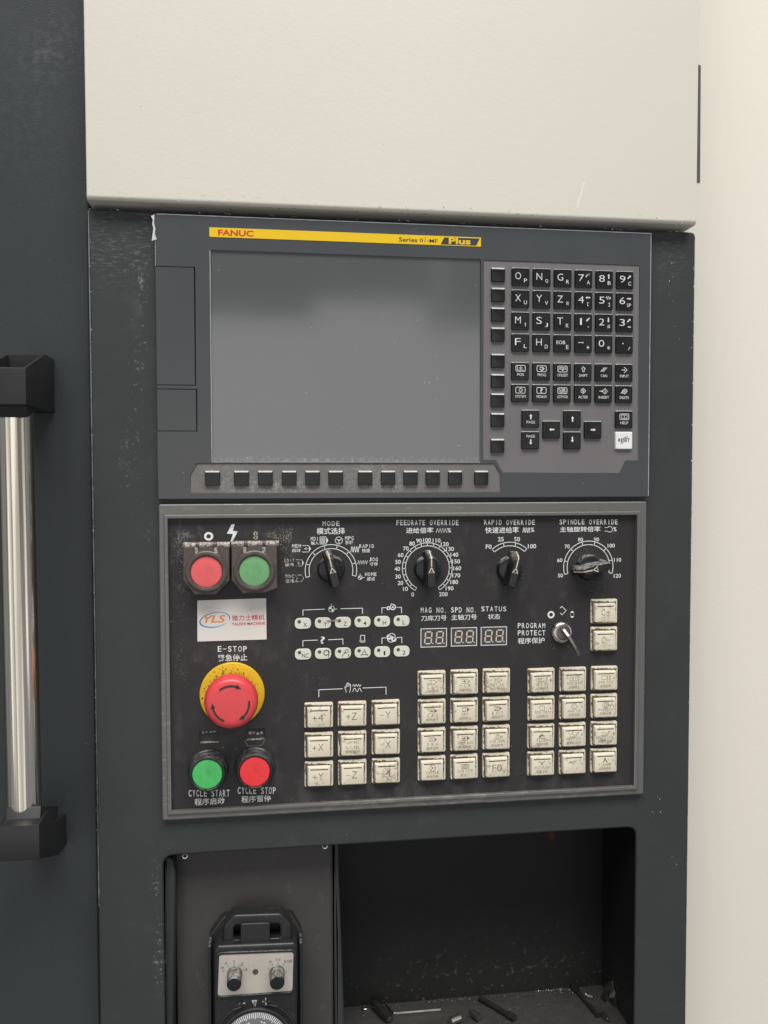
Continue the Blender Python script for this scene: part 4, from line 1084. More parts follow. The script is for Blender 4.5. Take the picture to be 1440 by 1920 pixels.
    def zz(k): k.line([(-3.2, .2), (-2.4, 2.6), (-1.6, .2), (-.8, 2.6), (0, .2), (.8, 2.6)], .35)
    def circ(k): k.ring(-.8, 1.3, 1.3, 1.7)
    def wheel2(k): k.ring(0, 1.2, 2.4, 2.8); k.disc(0, 1.2, .7, 8); [k.radial(0, 1.2, .5, 2.4, q, .5) for q in (0, 120, 240)]
    def door_(k): k.line([(-3.4, -.6), (-.3, -.6), (-.3, 2.8), (-3.4, 2.8)], .45, True); k.line([(3.4, -.6), (.3, -.6), (.3, 2.8), (3.4, 2.8)], .45, True); k.line([(-2.2, .3), (-1.4, .3), (-1.4, 1.9), (-2.2, 1.9)], .4, True); k.line([(2.2, .3), (1.4, .3), (1.4, 1.9), (2.2, 1.9)], .4, True)
    def gun(k): k.line([(-3, -.6), (1, -.6), (1, 2.8), (-1, 2.8)], .45); [k.line([(2.2, .2+i*.9), (4, .2+i*.9)], .35) for i in range(3)]; k.line([(-2, 1), (.4, 1)], .4)
    def spin(a):
        def f_(k):
            k.line([(-3.6, -.4), (1.4, -.4), (1.4, 2.8), (-3.6, 2.8)], .35, True); k.ring(1.0, 1.2, 2.2, 2.55, -50, 50); k.ring(1.0, 1.2, 3.0, 3.3, -50, 50)
            if a == 0: k.ring(-1.2, 1.2, .5, .9)
            else: k.line([(-1.6*a, .2), (-1.2*a, 2.2), (-.4*a, 1.2)], .4)
        return f_
    def ori(k): k.ring(0, 1.1, 2.0, 2.4, 110, 430); k.line([(0, 1.2), (0, 3.4)], .45)
    def mag(k): k.ring(0, 1.2, 2.2, 2.5); k.ring(0, 1.2, 1.0, 1.35, 30, 320); [k.radial(0, 1.2, 2.4, 3.0, q, .5) for q in range(0, 360, 60)]
    def flush(k): k.poly([(-2.6, -.6), (-2.6, 1), (-1.6, 2), (-.4, 2), (-.4, 3), (.6, 3), (.6, 1.6), (2.2, 1.6), (2.2, .6), (-1, .6), (-1, -.6)]); k.line([(-3.4, -1), (3, -1)], .4)
    def chip(k): k.line([(-3.6, -.8), (1, -.8), (3, 2.6), (4.2, 2.6), (2.4, -.2), (1.2, -1.6), (-3.4, -1.6)], .35, True); k.line([(-3, .4), (-1.6, 2.2), (.4, .6), (-.4, .2)], .35)
    def mist(k): k.line([(-2.6, 3), (-1.4, 2), (0, 1.6), (1.4, 2), (2.6, 3)], .6); k.line([(-.5, 1.6), (-.5, -.6)], .45); k.line([(.5, 1.6), (.5, -.6)], .45)
    def lampi(k): k.poly([(-.5, 3.2), (.5, 3.2), (.9, 1.6), (2.4, -.8), (1.4, -.8), (0, 1), (-1.4, -.8), (-2.4, -.8), (-.9, 1.6)])
    W9 = [['+4', '+Z', '-Y'], ['+X', 'OT', '-X'], ['+Y', '-Z', '-4']]
    xg = [(P(u, 1341, YP-2).x+P(u2, 1449, YP-2).x)/2 for u, u2 in ((598.3, 597.3), (660.6, 660.6), (723.2, 724))]
    zg = [(P(598, a_, YP-2).z+P(723.5, b_, YP-2).z)/2 for a_, b_ in ((1341.3, 1335.7), (1397.2, 1391), (1451, 1445.4))]
    for r in range(3):
        for c in range(3):
            s = W9[r][c]
            def otf(k):
                hx = lambda d: k.line([(-5+d, .2), (-2.4+d, 3)], .35)
                hx(0); hx(1.3); hx(2.6); k.text('+', 1.6, 1.8, 2, 2); k.line([(3, 3), (3, .4)], .35); k.line([(4.6, 3), (4.6, .4)], .35)
                k.mono('O.T.REL', 0, -2.4, 12, 2.3); k.text('超程解除', 0, -5.8, 12.6, 2.6)
            def jog(k, s=s):
                if s[0] == '+': k.text('+', -3.6, -1.6, 3.6, 3.6, -.006)
                else: k.text('-', -3.6, -1.4, 3.4, .42)
                k.text(s[1], 1.4, -1.2, 4.4, 6.0, -.008)
            ckey(xg[c], zg[r], otf if s == 'OT' else jog, 'cream key marked O.T.REL' if s == 'OT' else 'cream key marked '+s)
    N12 = [[two('Z.L.K', 'Z轴锁住', tp(False, t_txt('Z', 1.6))), two('M.L.K', '机床锁住', tp(False, arw)), two('MST.LK', 'MST锁住', tp(False, t_txt('MSTB', 4)))],
           [two('S.B.K', '单节执行', tp(True, arw)), two('OPT', '选择停止', tp(True, circ)), two('B.D.T', '跳段执行', tp(True, lambda k: (circ(k), k.line([(-2.2, 0), (.6, 2.6)], .35))))],
           [two('D.R.N', '程式空跑', tp(True, zz)), two('TEST RUN', '空运测试', tp(True, arw)), two('AIR GUN', '主轴吹气', gun)],
           [two('HANDLE', '手轮中断', wheel2), two('SAFE DOOR', '安全门', door_), lambda k: k.text('F0', 0, -1.4, 8.2, 6.0, -.006)]]
    nl = [['Z.L.K', 'M.L.K', 'MST.LK'], ['S.B.K', 'OPT', 'B.D.T'], ['D.R.N', 'TEST RUN', 'AIR GUN'], ['HANDLE', 'SAFE DOOR', 'F0']]
    xn = [(P(a_, 1280, YP-2).x+P(b_, 1438, YP-2).x)/2 for a_, b_ in ((809.3, 810), (870.2, 870.9), (930.4, 931))]
    zn = [(P(809, a_, YP-2).z+P(931, b_, YP-2).z)/2 for a_, b_ in ((1280.4, 1277), (1334, 1329.7), (1387.4, 1382.6), (1440.5, 1434.6))]
    for r in range(4):
        for c in range(3): ckey(xn[c], zn[r], N12[r][c], 'cream key marked '+nl[r][c])
    V12 = [[two('SPD CW', '主轴正转', spin(1), '1'), two('SPD STP', '主轴停止', spin(0), '2'), two('SPD CCW', '主轴反转', spin(-1), '3')],
           [two('SPD ORI', '主轴定位', ori, '4'), two('MAG CW', '刀库正转', mag, '5'), two('MAG CCW', '刀库反转', mag, '6')],
           [two('FLUSH', '底盘冲屑', flush, '7'), two('CHIP CW', '排屑机正转', chip, '8'), two('CHIP CCW', '排屑机反转', chip, '9')],
           [two('MIST FLUSH', '油雾冷却', mist, '0'), lambda k: (k.text('A./M', -1, 1, 6.4, 2.4), k.text('.', 4, -.4, .4, .4)), two('W.LAMP', '机床照明', lampi, 'F')]]
    vl = [['SPD CW', 'SPD STP', 'SPD CCW'], ['SPD ORI', 'MAG CW', 'MAG CCW'], ['FLUSH', 'CHIP CW', 'CHIP CCW'], ['MIST FLUSH', 'a worn legend', 'W.LAMP']]
    xv = [(P(a_, 1276, YP-2).x+P(b_, 1430, YP-2).x)/2 for a_, b_ in ((1014.6, 1014.6), (1074, 1073.6), (1133, 1132.3))]
    zv = [(P(1014.5, a_, YP-2).z+P(1132.6, b_, YP-2).z)/2 for a_, b_ in ((1275.5, 1272.2), (1327.4, 1323.7), (1379.5, 1375.5), (1431.5, 1425.8))]
    for r in range(4):
        for c in range(3): ckey(xv[c], zv[r], V12[r][c], 'cream key marked '+vl[r][c])
    for v, s in ((1146, 'C+'), (1197.7, 'C-')):
        def cf(k, s=s):
            k.text('C', -1.9, -.6, 3.2, 5.4, -.004)
            if s[1] == '+': k.text('+', 2.4, -.6, 3.2, 3.2, -.004)
            else: k.text('-', 2.4, -.6, 3.4, .45)
            for j in range(5): k.line([(-3+1.7*j, -5.5+rnd.uniform(-.5, .5)), (-2.4+1.7*j+rnd.random(), -5.2+rnd.uniform(-.6, .6))], .3)
        ckey(P(1132.8, v, YP-2).x, P(1132.8, v, YP-2).z, cf, 'cream key marked '+s)

    # ---- rotary knobs
    def knob(u, v, ang, labl):
        p = P(u, v, YP); loc = Vector((p.x, YP, p.z))
        prof = [(11.3, .5), (11.3, -.8), (10.9, -1.4), (10.7, -4.6), (10.2, -5.8), (9.2, -6.4), (0, -6.6)]
        o = link('rotary_knob', mesh(lathe(prof, 48), (0, 0, 0), 35), 'knob', root, loc, labl)
        ca, sa = math.cos(R(ang)), math.sin(R(ang))
        def tr(a_, b_): return (a_*ca-b_*sa, a_*sa+b_*ca)       # a along pointer, b across
        def sec(lb, lf, hw, hn):
            return [tr(-lb, -hw*.72), tr(-lb+1.2, -hw*.95), tr(0, -hw), tr(lf*.55, -hw*.92), tr(lf-1.6, -hn), tr(lf, -hn*.55), tr(lf, hn*.55), tr(lf-1.6, hn), tr(lf*.55, hw*.92), tr(0, hw), tr(-lb+1.2, hw*.95), tr(-lb, hw*.72)]
        rs = [(sec(13.6, 15.8, 5.0, 3.6), -.6), (sec(13.8, 15.6, 4.7, 3.2), -7), (sec(13.7, 13.2, 3.9, 2.8), -12.5), (sec(13.3, 10.6, 3.3, 2.6), -17.2), (sec(12.8, 10.1, 2.9, 2.3), -17.8)]
        link('grip', mesh(loft(rs), (0, 0, 0), 32), 'knob', o, loc)
        k = Ink(-17.95, False)
        tri = [tr(-1.2, -2.0), tr(-1.2, 2.0), tr(2.6, .0)]
        k.line(tri, .75, True)
        k.line([tr(2.4, 0), tr(9.8, 0)], .95); k.line([tr(-1.0, -1.6), tr(-1.0, 1.6)], .7)
        pm = k.done('pointer_mark', 'mark', o, None, loc)
        # pointer stripe running down the sloped nose
        bm = bmesh.new(); pts = [(9.8, -17.95), (10.75, -17.25), (13.35, -12.55), (15.75, -7)]
        pv = None
        for a_, y_ in pts:
            l_ = [bm.verts.new((tr(a_+.12, b_)[0], y_-.12, tr(a_+.12, b_)[1])) for b_ in (-.45, .45)]
            if pv: bm.faces.new((pv[0], pv[1], l_[1], l_[0]))
            pv = l_
        link('pointer_stripe', mesh(bm), 'mark', o, loc)
    knob(620.5, 1066.5, 103, 'mode knob pointing up and slightly left')
    knob(801.3, 1066.3, 90, 'feedrate knob pointing straight up')
    knob(955.0, 1067.0, 76, 'rapid knob pointing up and slightly right')
    knob(1103.0, 1063.5, 191, 'spindle knob turned to the left')

    # ---- power switches with flip covers
    def sw(px_loop, cu, cv_, r, mat, labl):
        yd = YP-13
        l = fillet([XZ(u, v, yd) for u, v in px_loop], 1.0, 3)
        c_ = P(cu, cv_, yd); loc = Vector((c_.x, YP, c_.z))
        o = link('power_button', mesh(slab(l, YP+.5, yd, .9, 3), loc), 'cover', root, loc, labl)
        rm = r*SX(cu, cv_, yd)
        link('cover_ring', mesh(lathe([(rm+4.6, yd-YP+.2), (rm+4.4, yd-YP-1.2), (rm+3.4, yd-YP-2.0), (rm+1.4, yd-YP-2.2), (rm+.4, yd-YP-1.6), (rm+.1, yd-YP+.2)], 48, cap=False), (0, 0, 0), 40), 'cover', o, loc)
        link('lens', mesh(lathe([(rm+.2, yd-YP), (rm-.1, yd-YP-.7), (rm-1.5, yd-YP-.9), (0, yd-YP-1.0)], 48), (0, 0, 0), 40), mat, o, loc)
        # latch lips on the cover
        for s_ in (-1, 1):
            bm = bmesh.new(); box(bm, s_*rm*.62-1.2, s_*rm*.62+1.2, yd-YP-1.2, yd-YP+.5, rm+2.6, rm+7)
            link('cover_lug', mesh(bm), 'hinge', o, loc)
        return o
    s1 = sw([(343, 1026), (430, 1024), (430.5, 1089), (405, 1114.7), (365, 1115.5), (343, 1089)], 387.2, 1072, 29.5, 'red_faded', 'faded red power off button under a grimy hinged cover')
    s2 = sw([(434, 1023.5), (519.5, 1022), (520.5, 1103), (498, 1111.5), (455, 1113), (434, 1088)], 477.2, 1070.5, 28.7, 'green_faded', 'faded green power on button under a grimy hinged cover')
    yh = YP-12
    for o, (u0, v0, u1, v1) in ((s1, (344, 1023.5, 431, 1021.2)), (s2, (434, 1021, 523, 1019))):
        p0, p1 = P(u0, v0, yh), P(u1, v1, yh); bm = bmesh.new(); zc = (p0.z+p1.z)/2
        rod(bm, (p0.x, yh+1, zc), (p1.x, yh+1, zc), 2.5, 18)
        box(bm, p0.x+.5, p1.x-.5, yh+2, YP, zc-2.2, zc+1.6)
        link('hinge', mesh(bm, base, 40), 'hinge', o, base)
        for t in (.30, .68):
            bm = bmesh.new(); xx = p0.x+(p1.x-p0.x)*t; rod(bm, (xx-1.5, yh+1, zc), (xx+1.5, yh+1, zc), 3.0, 16)
            link('hinge_knuckle', mesh(bm, base, 40), 'cover', o, base)
    # ---- logo sticker
    ys = YP-.25
    bm = slab(quad([(370, 1203), (500, 1199), (499, 1121.5), (370, 1126)], ys), YP, ys, .1, 1)
    st = link('logo_sticker', mesh(bm, base), 'sticker', root, base, 'pale sticker with a blue swoosh and red lettering')
    k = Ink(ys-.06); k.text('YLS', 402, 1160.6, 42, 14.2, .02, .22); k.done('lettering', 'orange_ink', st)
    k = Ink(ys-.04)
    x, z = XZ(402.5, 1162.6, ys); s_ = SX(402, 1162, ys); ca, sa = math.cos(R(9)), math.sin(R(9)); vs = []; n = 60
    for i in range(n+1):
        a_ = R(68 + (318-68)*i/n + 0); th = .5+2.6*math.sin(math.pi*i/n)**1.3*(.55+.45*i/n)
        for q in (0, 1):
            ex, ez = (29-q*th)*math.cos(a_), (14.2-q*th)*math.sin(a_); vs.append((x+s_*(ex*ca-ez*sa), z+s_*(ex*sa+ez*ca)))
    k.raw(vs, [(2*i, 2*i+1, 2*i+3, 2*i+2) for i in range(n)])
    vs = []; n = 40
    for i in range(n+1):
        a_ = R(130-(130+28)*i/n); th = .4+2.2*(i/n)**1.5*(1 if i < n*.8 else (n-i)/(n*.2))
        for q in (0, 1):
            ex, ez = (29.5-q*th)*math.cos(a_), (15-q*th)*math.sin(a_); vs.append((x+s_*(ex*ca-ez*sa), z+s_*(ex*sa+ez*ca)))
    k.raw(vs, [(2*i, 2*i+1, 2*i+3, 2*i+2) for i in range(n)])
    k.done('swoosh', 'blue_ink', st)
    k = Ink(ys-.06); k.text('雅力士精机', 465.5, 1158.2, 61.5, 10.4, .012); k.text('YALISHI MACHINE', 465.8, 1169.4, 63, 5.6, .02); k.done('lettering', 'crimson_ink', st)

    # ---- emergency stop
    pe = P(435.6, 1301, YP); loc = Vector((pe.x, YP, pe.z)); s_ = SX(435, 1301, YP)
    r = 50.2*.4344*.955
    prof = [(10, -1), (10, -12), (r-3.5, -13.5), (r-.8, -16), (r, -19), (r, -23), (r-.4, -26.5), (r-1.4, -29.2), (r-3.0, -30.9), (r-5.2, -31.5), (r-8, -31.75), (0, -31.9)]
    o = link('emergency_stop', mesh(lathe(prof, 72), (0, 0, 0), 50), 'estop', root, loc, 'red mushroom emergency stop button on a yellow collar')
    link('collar', mesh(lathe([(61*s_, .3), (61*s_, -1.6), (60.2*s_, -2.2), (59*s_, -2.5), (11, -2.9)], 72), (0, 0, 0), 40), 'collar', o, loc, 'yellow stained collar disc')
    for q in (128, 8, -112):
        k = Ink(-31.98, False); a1 = q-72
        k.ring(0, 0, 13.1, 14.7, q, a1+14, 26)
        a_ = R(a1+16); b_ = R(a1-1); c0 = (14*math.cos(b_), 14*math.sin(b_))
        k.poly([(12.2*math.cos(a_), 12.2*math.sin(a_)), (15.9*math.cos(a_), 15.9*math.sin(a_)), c0])
        k.done('turn_arrow', 'kslot', o, None, loc)
    # ---- cycle buttons
    for (u, v, mat, labl) in ((388.6, 1452.4, 'green_lens', 'green cycle start button in a black ring'), (477.8, 1447.8, 'red_lens', 'red cycle stop button in a black ring')):
        p = P(u, v, YP-13); loc = Vector((p.x, YP, p.z)); s_ = SX(u, v, YP-13); rr = 28.6*s_
        pr = [(rr+4.4, .4), (rr+4.4, -2), (rr+3.6, -2.8), (rr+3.5, -4.6), (rr+3.9, -5.2), (rr+3.7, -7.2), (rr+2.7, -7.8), (rr+2.7, -9.2), (rr+2.5, -11.6), (rr+1.7, -12.9), (rr+.7, -13.1), (rr+.25, -12.4), (rr+.15, -9)]
        o = link('push_button', mesh(lathe(pr, 64, cap=False), (0, 0, 0), 35), 'rim', root, loc, labl)
        link('lens', mesh(lathe([(rr, -8), (rr, -12.1), (rr-.5, -12.7), (rr-1.6, -12.8), (0, -12.5)], 64), (0, 0, 0), 40), mat, o, loc)
    # ---- digit displays
    for i, (u0, v0, u1, v1) in enumerate(((788.5, 1177, 838, 1214.2), (845.3, 1175.6, 894.4, 1212.2), (901.2, 1174.2, 950.4, 1210.8))):
        p, q = P(u0, v1, YP), P(u1, v0, YP); c_ = (p+q)/2; loc = Vector((c_.x, YP, c_.z)); ww, hh = q.x-p.x, q.z-p.z
        bm = slab(rrect(ww, hh, .3, 2), .4, -.12, .05, 1)
        o = link('digit_display', mesh(bm), 'seg_win', root, loc, 'two digit display window under '+('MAG NO.', 'SPD NO.', 'STATUS')[i])
        k = Ink(-.2, False); k.line([(-ww/2+.35, -hh/2+.35), (ww/2-.35, -hh/2+.35), (ww/2-.35, hh/2-.35), (-ww/2+.35, hh/2-.35)], .62, True); k.done('window_outline', 'ink', o, None, loc)
        for cx in (-4.6, 5.0):
            k = Ink(-.18, False); W_, H_, sh = 5.4, 9.8, .09
            f_ = lambda x, z: (cx+x+sh*z, z)
            g_ = .45
            hs = lambda z: k.line([f_(-W_/2+g_+.3, z), f_(W_/2-g_-.3, z)], .95)
            hs(H_/2); hs(0); hs(-H_/2)
            for sx in (-1, 1):
                k.line([f_(sx*W_/2, g_), f_(sx*W_/2, H_/2-g_)], .95); k.line([f_(sx*W_/2, -g_), f_(sx*W_/2, -H_/2+g_)], .95)
            k.disc(cx+W_/2+1.0, -H_/2, .55, 10)
            k.done('digit', 'seg', o, None, loc)
    # ---- key lock
    p = P(1054.4, 1186, YP-3); loc = Vector((p.x, YP, p.z))
    o = link('key_switch', mesh(lathe([(9.3, .3), (9.3, -1.4), (8.6, -3.4), (7.4, -4.4), (6.4, -4.5), (6.0, -3.2)], 48, cap=False), (0, 0, 0), 35), 'chrome', root, loc, 'round chrome key switch')
    link('lock_core', mesh(lathe([(6.2, -1), (6.2, -3.0), (4.4, -3.4), (4.2, -4.4), (0, -4.6)], 32), (0, 0, 0), 35), 'dsteel', o, loc)
    return root, loc
PANEL, LOCK = operator_panel()

def lock_key():
    c = LOCK + Vector((-.6, 0, 1.2)); L = Vector((.50, 0, -.866)).normalized(); nr = Vector((L.z, 0, -L.x)); D = Vector((0, -1, 0))
    out = [(-3.2, 3.5), (-3.2, 9), (-4.2, 10), (-4.0, 13), (2, 17.5), (8, 18.5), (14, 18.5), (19.5, 17.5), (21.5, 15.8), (20, 14.2), (14, 12), (7.5, 10), (3.6, 8.5), (3.2, 3.5)]
    bm = bmesh.new(); prev = None
    for s in (-1.1, 1.1):
        vs = [bm.verts.new(c+L*a+D*h+nr*s) for a, h in out]
        bm.faces.new(vs)
        if prev: bridge(bm, prev, vs)
        prev = vs
    bmesh.ops.bevel(bm, geom=[e for e in bm.edges], offset=.2, segments=1, affect='EDGES')
    o = link('lock_key', mesh(bm, c), 'dsteel', None, c)
    tag(o, 'flat steel key hanging from the round chrome key switch', 'key')
lock_key()

# ================================================================== 5. handwheel pendant
def pendant():
    yh = 22.0; yf = -9.0
    p = P(478, 1900, yf); base = Vector((p.x, yh, FZ-20))
    root = thing('handwheel_pendant', base, 'black handwheel pendant with pale faceplate and graduated dial, hung in the left compartment', 'handwheel')
    # rear tray / cradle with side plates
    l = fillet([XZ(u, v, yh-8) for u, v in ((391, 2012), (566, 2010), (566, 1745), (548, 1713), (418, 1717), (393, 1752))], [0, 0, 6, 8, 8, 6], 5)
    link('cradle', mesh(slab(l, yh-.2, yh-9, 1.5, 3), base), 'pendant', root, base)
    for u0, u1, vv in ((390, 396, 1772), (561, 567, 1765)):
        a, b = P(u0, vv, yh-22), P(u1, vv, yh-22)
        bm = slab(fillet([(a.x, FZ-14), (b.x, FZ-14), (b.x, a.z), (a.x, a.z)], [0, 0, 1.5, 1.5], 4), yh-.5, yh-24, .8, 3)
        link('side_clip', mesh(bm, base), 'rim', root, base)
    # body
    l = fillet([XZ(u, v, yf) for u, v in ((401, 2022), (558, 2018), (558, 1774), (551, 1768), (409, 1774), (401, 1782))], [0, 0, 4, 2, 2, 4], 5)
    link('body', mesh(slab(l, yh-8, yf, 2.5, 4), base), 'pendant', root, base)
    # handle loop on top
    lo = fillet([XZ(u, v, yf+7) for u, v in ((417, 1780), (549, 1774), (546, 1733), (528, 1713), (438, 1716), (420, 1737))], [0, 0, 5, 7, 7, 5], 6)
    li = fillet([XZ(u, v, yf+7) for u, v in ((438, 1763), (526, 1759), (525, 1733), (439, 1736))], 3, 4)
    link('handle_loop', mesh(plate(lo, [li], yh-9, yf+7, 2.0, 4), base), 'pendant', root, base)
    l = fillet([XZ(u, v, yf+12) for u, v in ((451, 1762), (506, 1760), (506, 1721), (452, 1723))], 1.5, 3)
    link('hang_hook', mesh(slab(l, yh-8, yf+4, .8, 3), base), 'pendant', root, base)
    # faceplate
    l = fillet([XZ(u, v, yf-.5) for u, v in ((408, 1867.5), (548.5, 1858), (550.5, 1785), (411, 1790.5))], 2.4, 5)
    lo = inset(ccw(l), -2.2)
    link('faceplate_surround', mesh(plate(lo, [inset(ccw(l), -.3)], yf+1, yf-1.2, .5, 2), base), 'rim', root, base)
    fp = link('faceplate', mesh(slab(l, yf+.5, yf-.5, .2, 2), base), 'pface', root, base, 'pale scratched faceplate with two small selectors')
    k = Ink(yf-.58); k.disc(479, 1822.3, 5.6); k.done('lamp_dot', 'led', fp)
    k = Ink(yf-.58)
    for s, u, v, ww, h in (('OFF', 417, 1815, 7, 4.5), ('X', 423.5, 1806.5, 4.5, 5), ('Y', 438.5, 1804, 4.5, 5.5), ('Z', 454, 1807.5, 4.5, 5), ('4', 461.5, 1818, 4, 5), ('X1', 507, 1803.5, 6, 5), ('X10', 521, 1799.5, 9.5, 5), ('X100', 540, 1802.5, 15.5, 5.6)):
        k.text(s, u, v, ww, h, 0)
    for u, v in ((418.7, 1821), (427.5, 1811.5), (438.5, 1809), (450, 1810.5), (457, 1819.5), (510.7, 1808.5), (521.3, 1805.5), (532.3, 1808)): k.disc(u, v, 1.0, 8)
    k.done('legend', 'dark_ink', fp)
    for u, v in ((440, 1825), (519.2, 1822.6)):
        c = P(u, v, yf); rr = 14.2*SX(u, v, yf-16)
        prof = [(rr+.3, 0), (rr+.3, -.6), (rr-.2, -15.2), (rr-.7, -16), (0, -16.2)]
        sk = link('selector_knob', mesh(lathe(prof, 20), (0, 0, 0), 25), 'knob', fp, (c.x, yf, c.z))
    # dial
    c = P(479.0, 1959, yf-3); s_ = SX(479, 1920, yf-3)
    loc = Vector((c.x, yf, c.z)); R0 = 63*s_
    link('dial_ring', mesh(lathe([(R0+3.4, .5), (R0+3.3, -2.6), (R0+2.2, -3.4), (R0+.8, -3.2), (R0+.4, -1)], 80, cap=False), (0, 0, 0), 35), 'pendant', root, loc)
    d = link('dial', mesh(lathe([(R0+.4, -1), (R0, -2.8), (R0-7.5, -5.2), (R0-9, -5.4), (R0-11, -4.2), (0, -4.4)], 80), (0, 0, 0), 30), 'dial', root, loc)
    bm = bmesh.new()
    for i in range(100):
        a = R(90+3.6*i); ln = 3.4 if i % 5 else 4.2; t = .28
        ca, sa = math.cos(a), math.sin(a)
        r1, r0 = R0-.5, R0-.5-ln
        y1 = -2.8-2.4*(R0-r1)/7.5-.1; y0 = -2.8-2.4*(R0-r0)/7.5-.1
        bm.faces.new([bm.verts.new(v) for v in ((r0*ca-t*sa, y0, r0*sa+t*ca), (r1*ca-t*sa, y1, r1*sa+t*ca), (r1*ca+t*sa, y1, r1*sa-t*ca), (r0*ca+t*sa, y0, r0*sa-t*ca))])
    q_ = link('graduation', mesh(bm), 'ink', d, loc); q_['kind'] = 'stuff'
    k = Ink(-5.2, False)
    for i, a in enumerate((108.5, 72.5, 144.5, 36.5)):
        k.text(('40', '30', '50', '20')[i], (R0-8.0)*math.cos(R(a)), (R0-8.0)*math.sin(R(a)), 4.6, 4.2, .01, 0, R(a-90))
    k.done('numerals', 'ink', d, None, loc)
    # ridge guards left and right of the marks
    for sg in (-1, 1):
        bm = bmesh.new(); cx = P(477.5, 1900, yf).x; pts = []
        pts.append((sg*10.2, P(477, 1875, yf).z)); pts.append((sg*10.2, P(477, 1886, yf).z))
        for a in (58, 48, 38, 28, 18): pts.append((sg*(R0+6.5)*math.cos(R(a)) + (loc.x-cx), loc.z+(R0+6.5)*math.sin(R(a))))
        pts[1] = (pts[1][0]*1.05, pts[1][1])
        for (x0, z0), (x1, z1) in zip(pts, pts[1:]): rod(bm, (cx+x0, yf, z0), (cx+x1, yf, z1), 1.1, 8)
        link('dial_guard', mesh(bm, base, 50), 'pendant', root, base)
    k = Ink(yf-.15); k.line([(447.5, 1881.8), (460, 1880.8)], 2.6); k.done('minus_mark', 'inkworn', root)
    k = Ink(yf-.15); k.line([(492, 1878), (505, 1877.2)], 2.4); k.line([(498.4, 1871), (498.8, 1885)], 2.4); k.done('plus_mark', 'inkworn', root)
    k = Ink(yf-.15); k.poly([(472, 1875.5), (482, 1875), (477.6, 1892)]); k.done('index_mark', 'inkworn', root)
pendant()

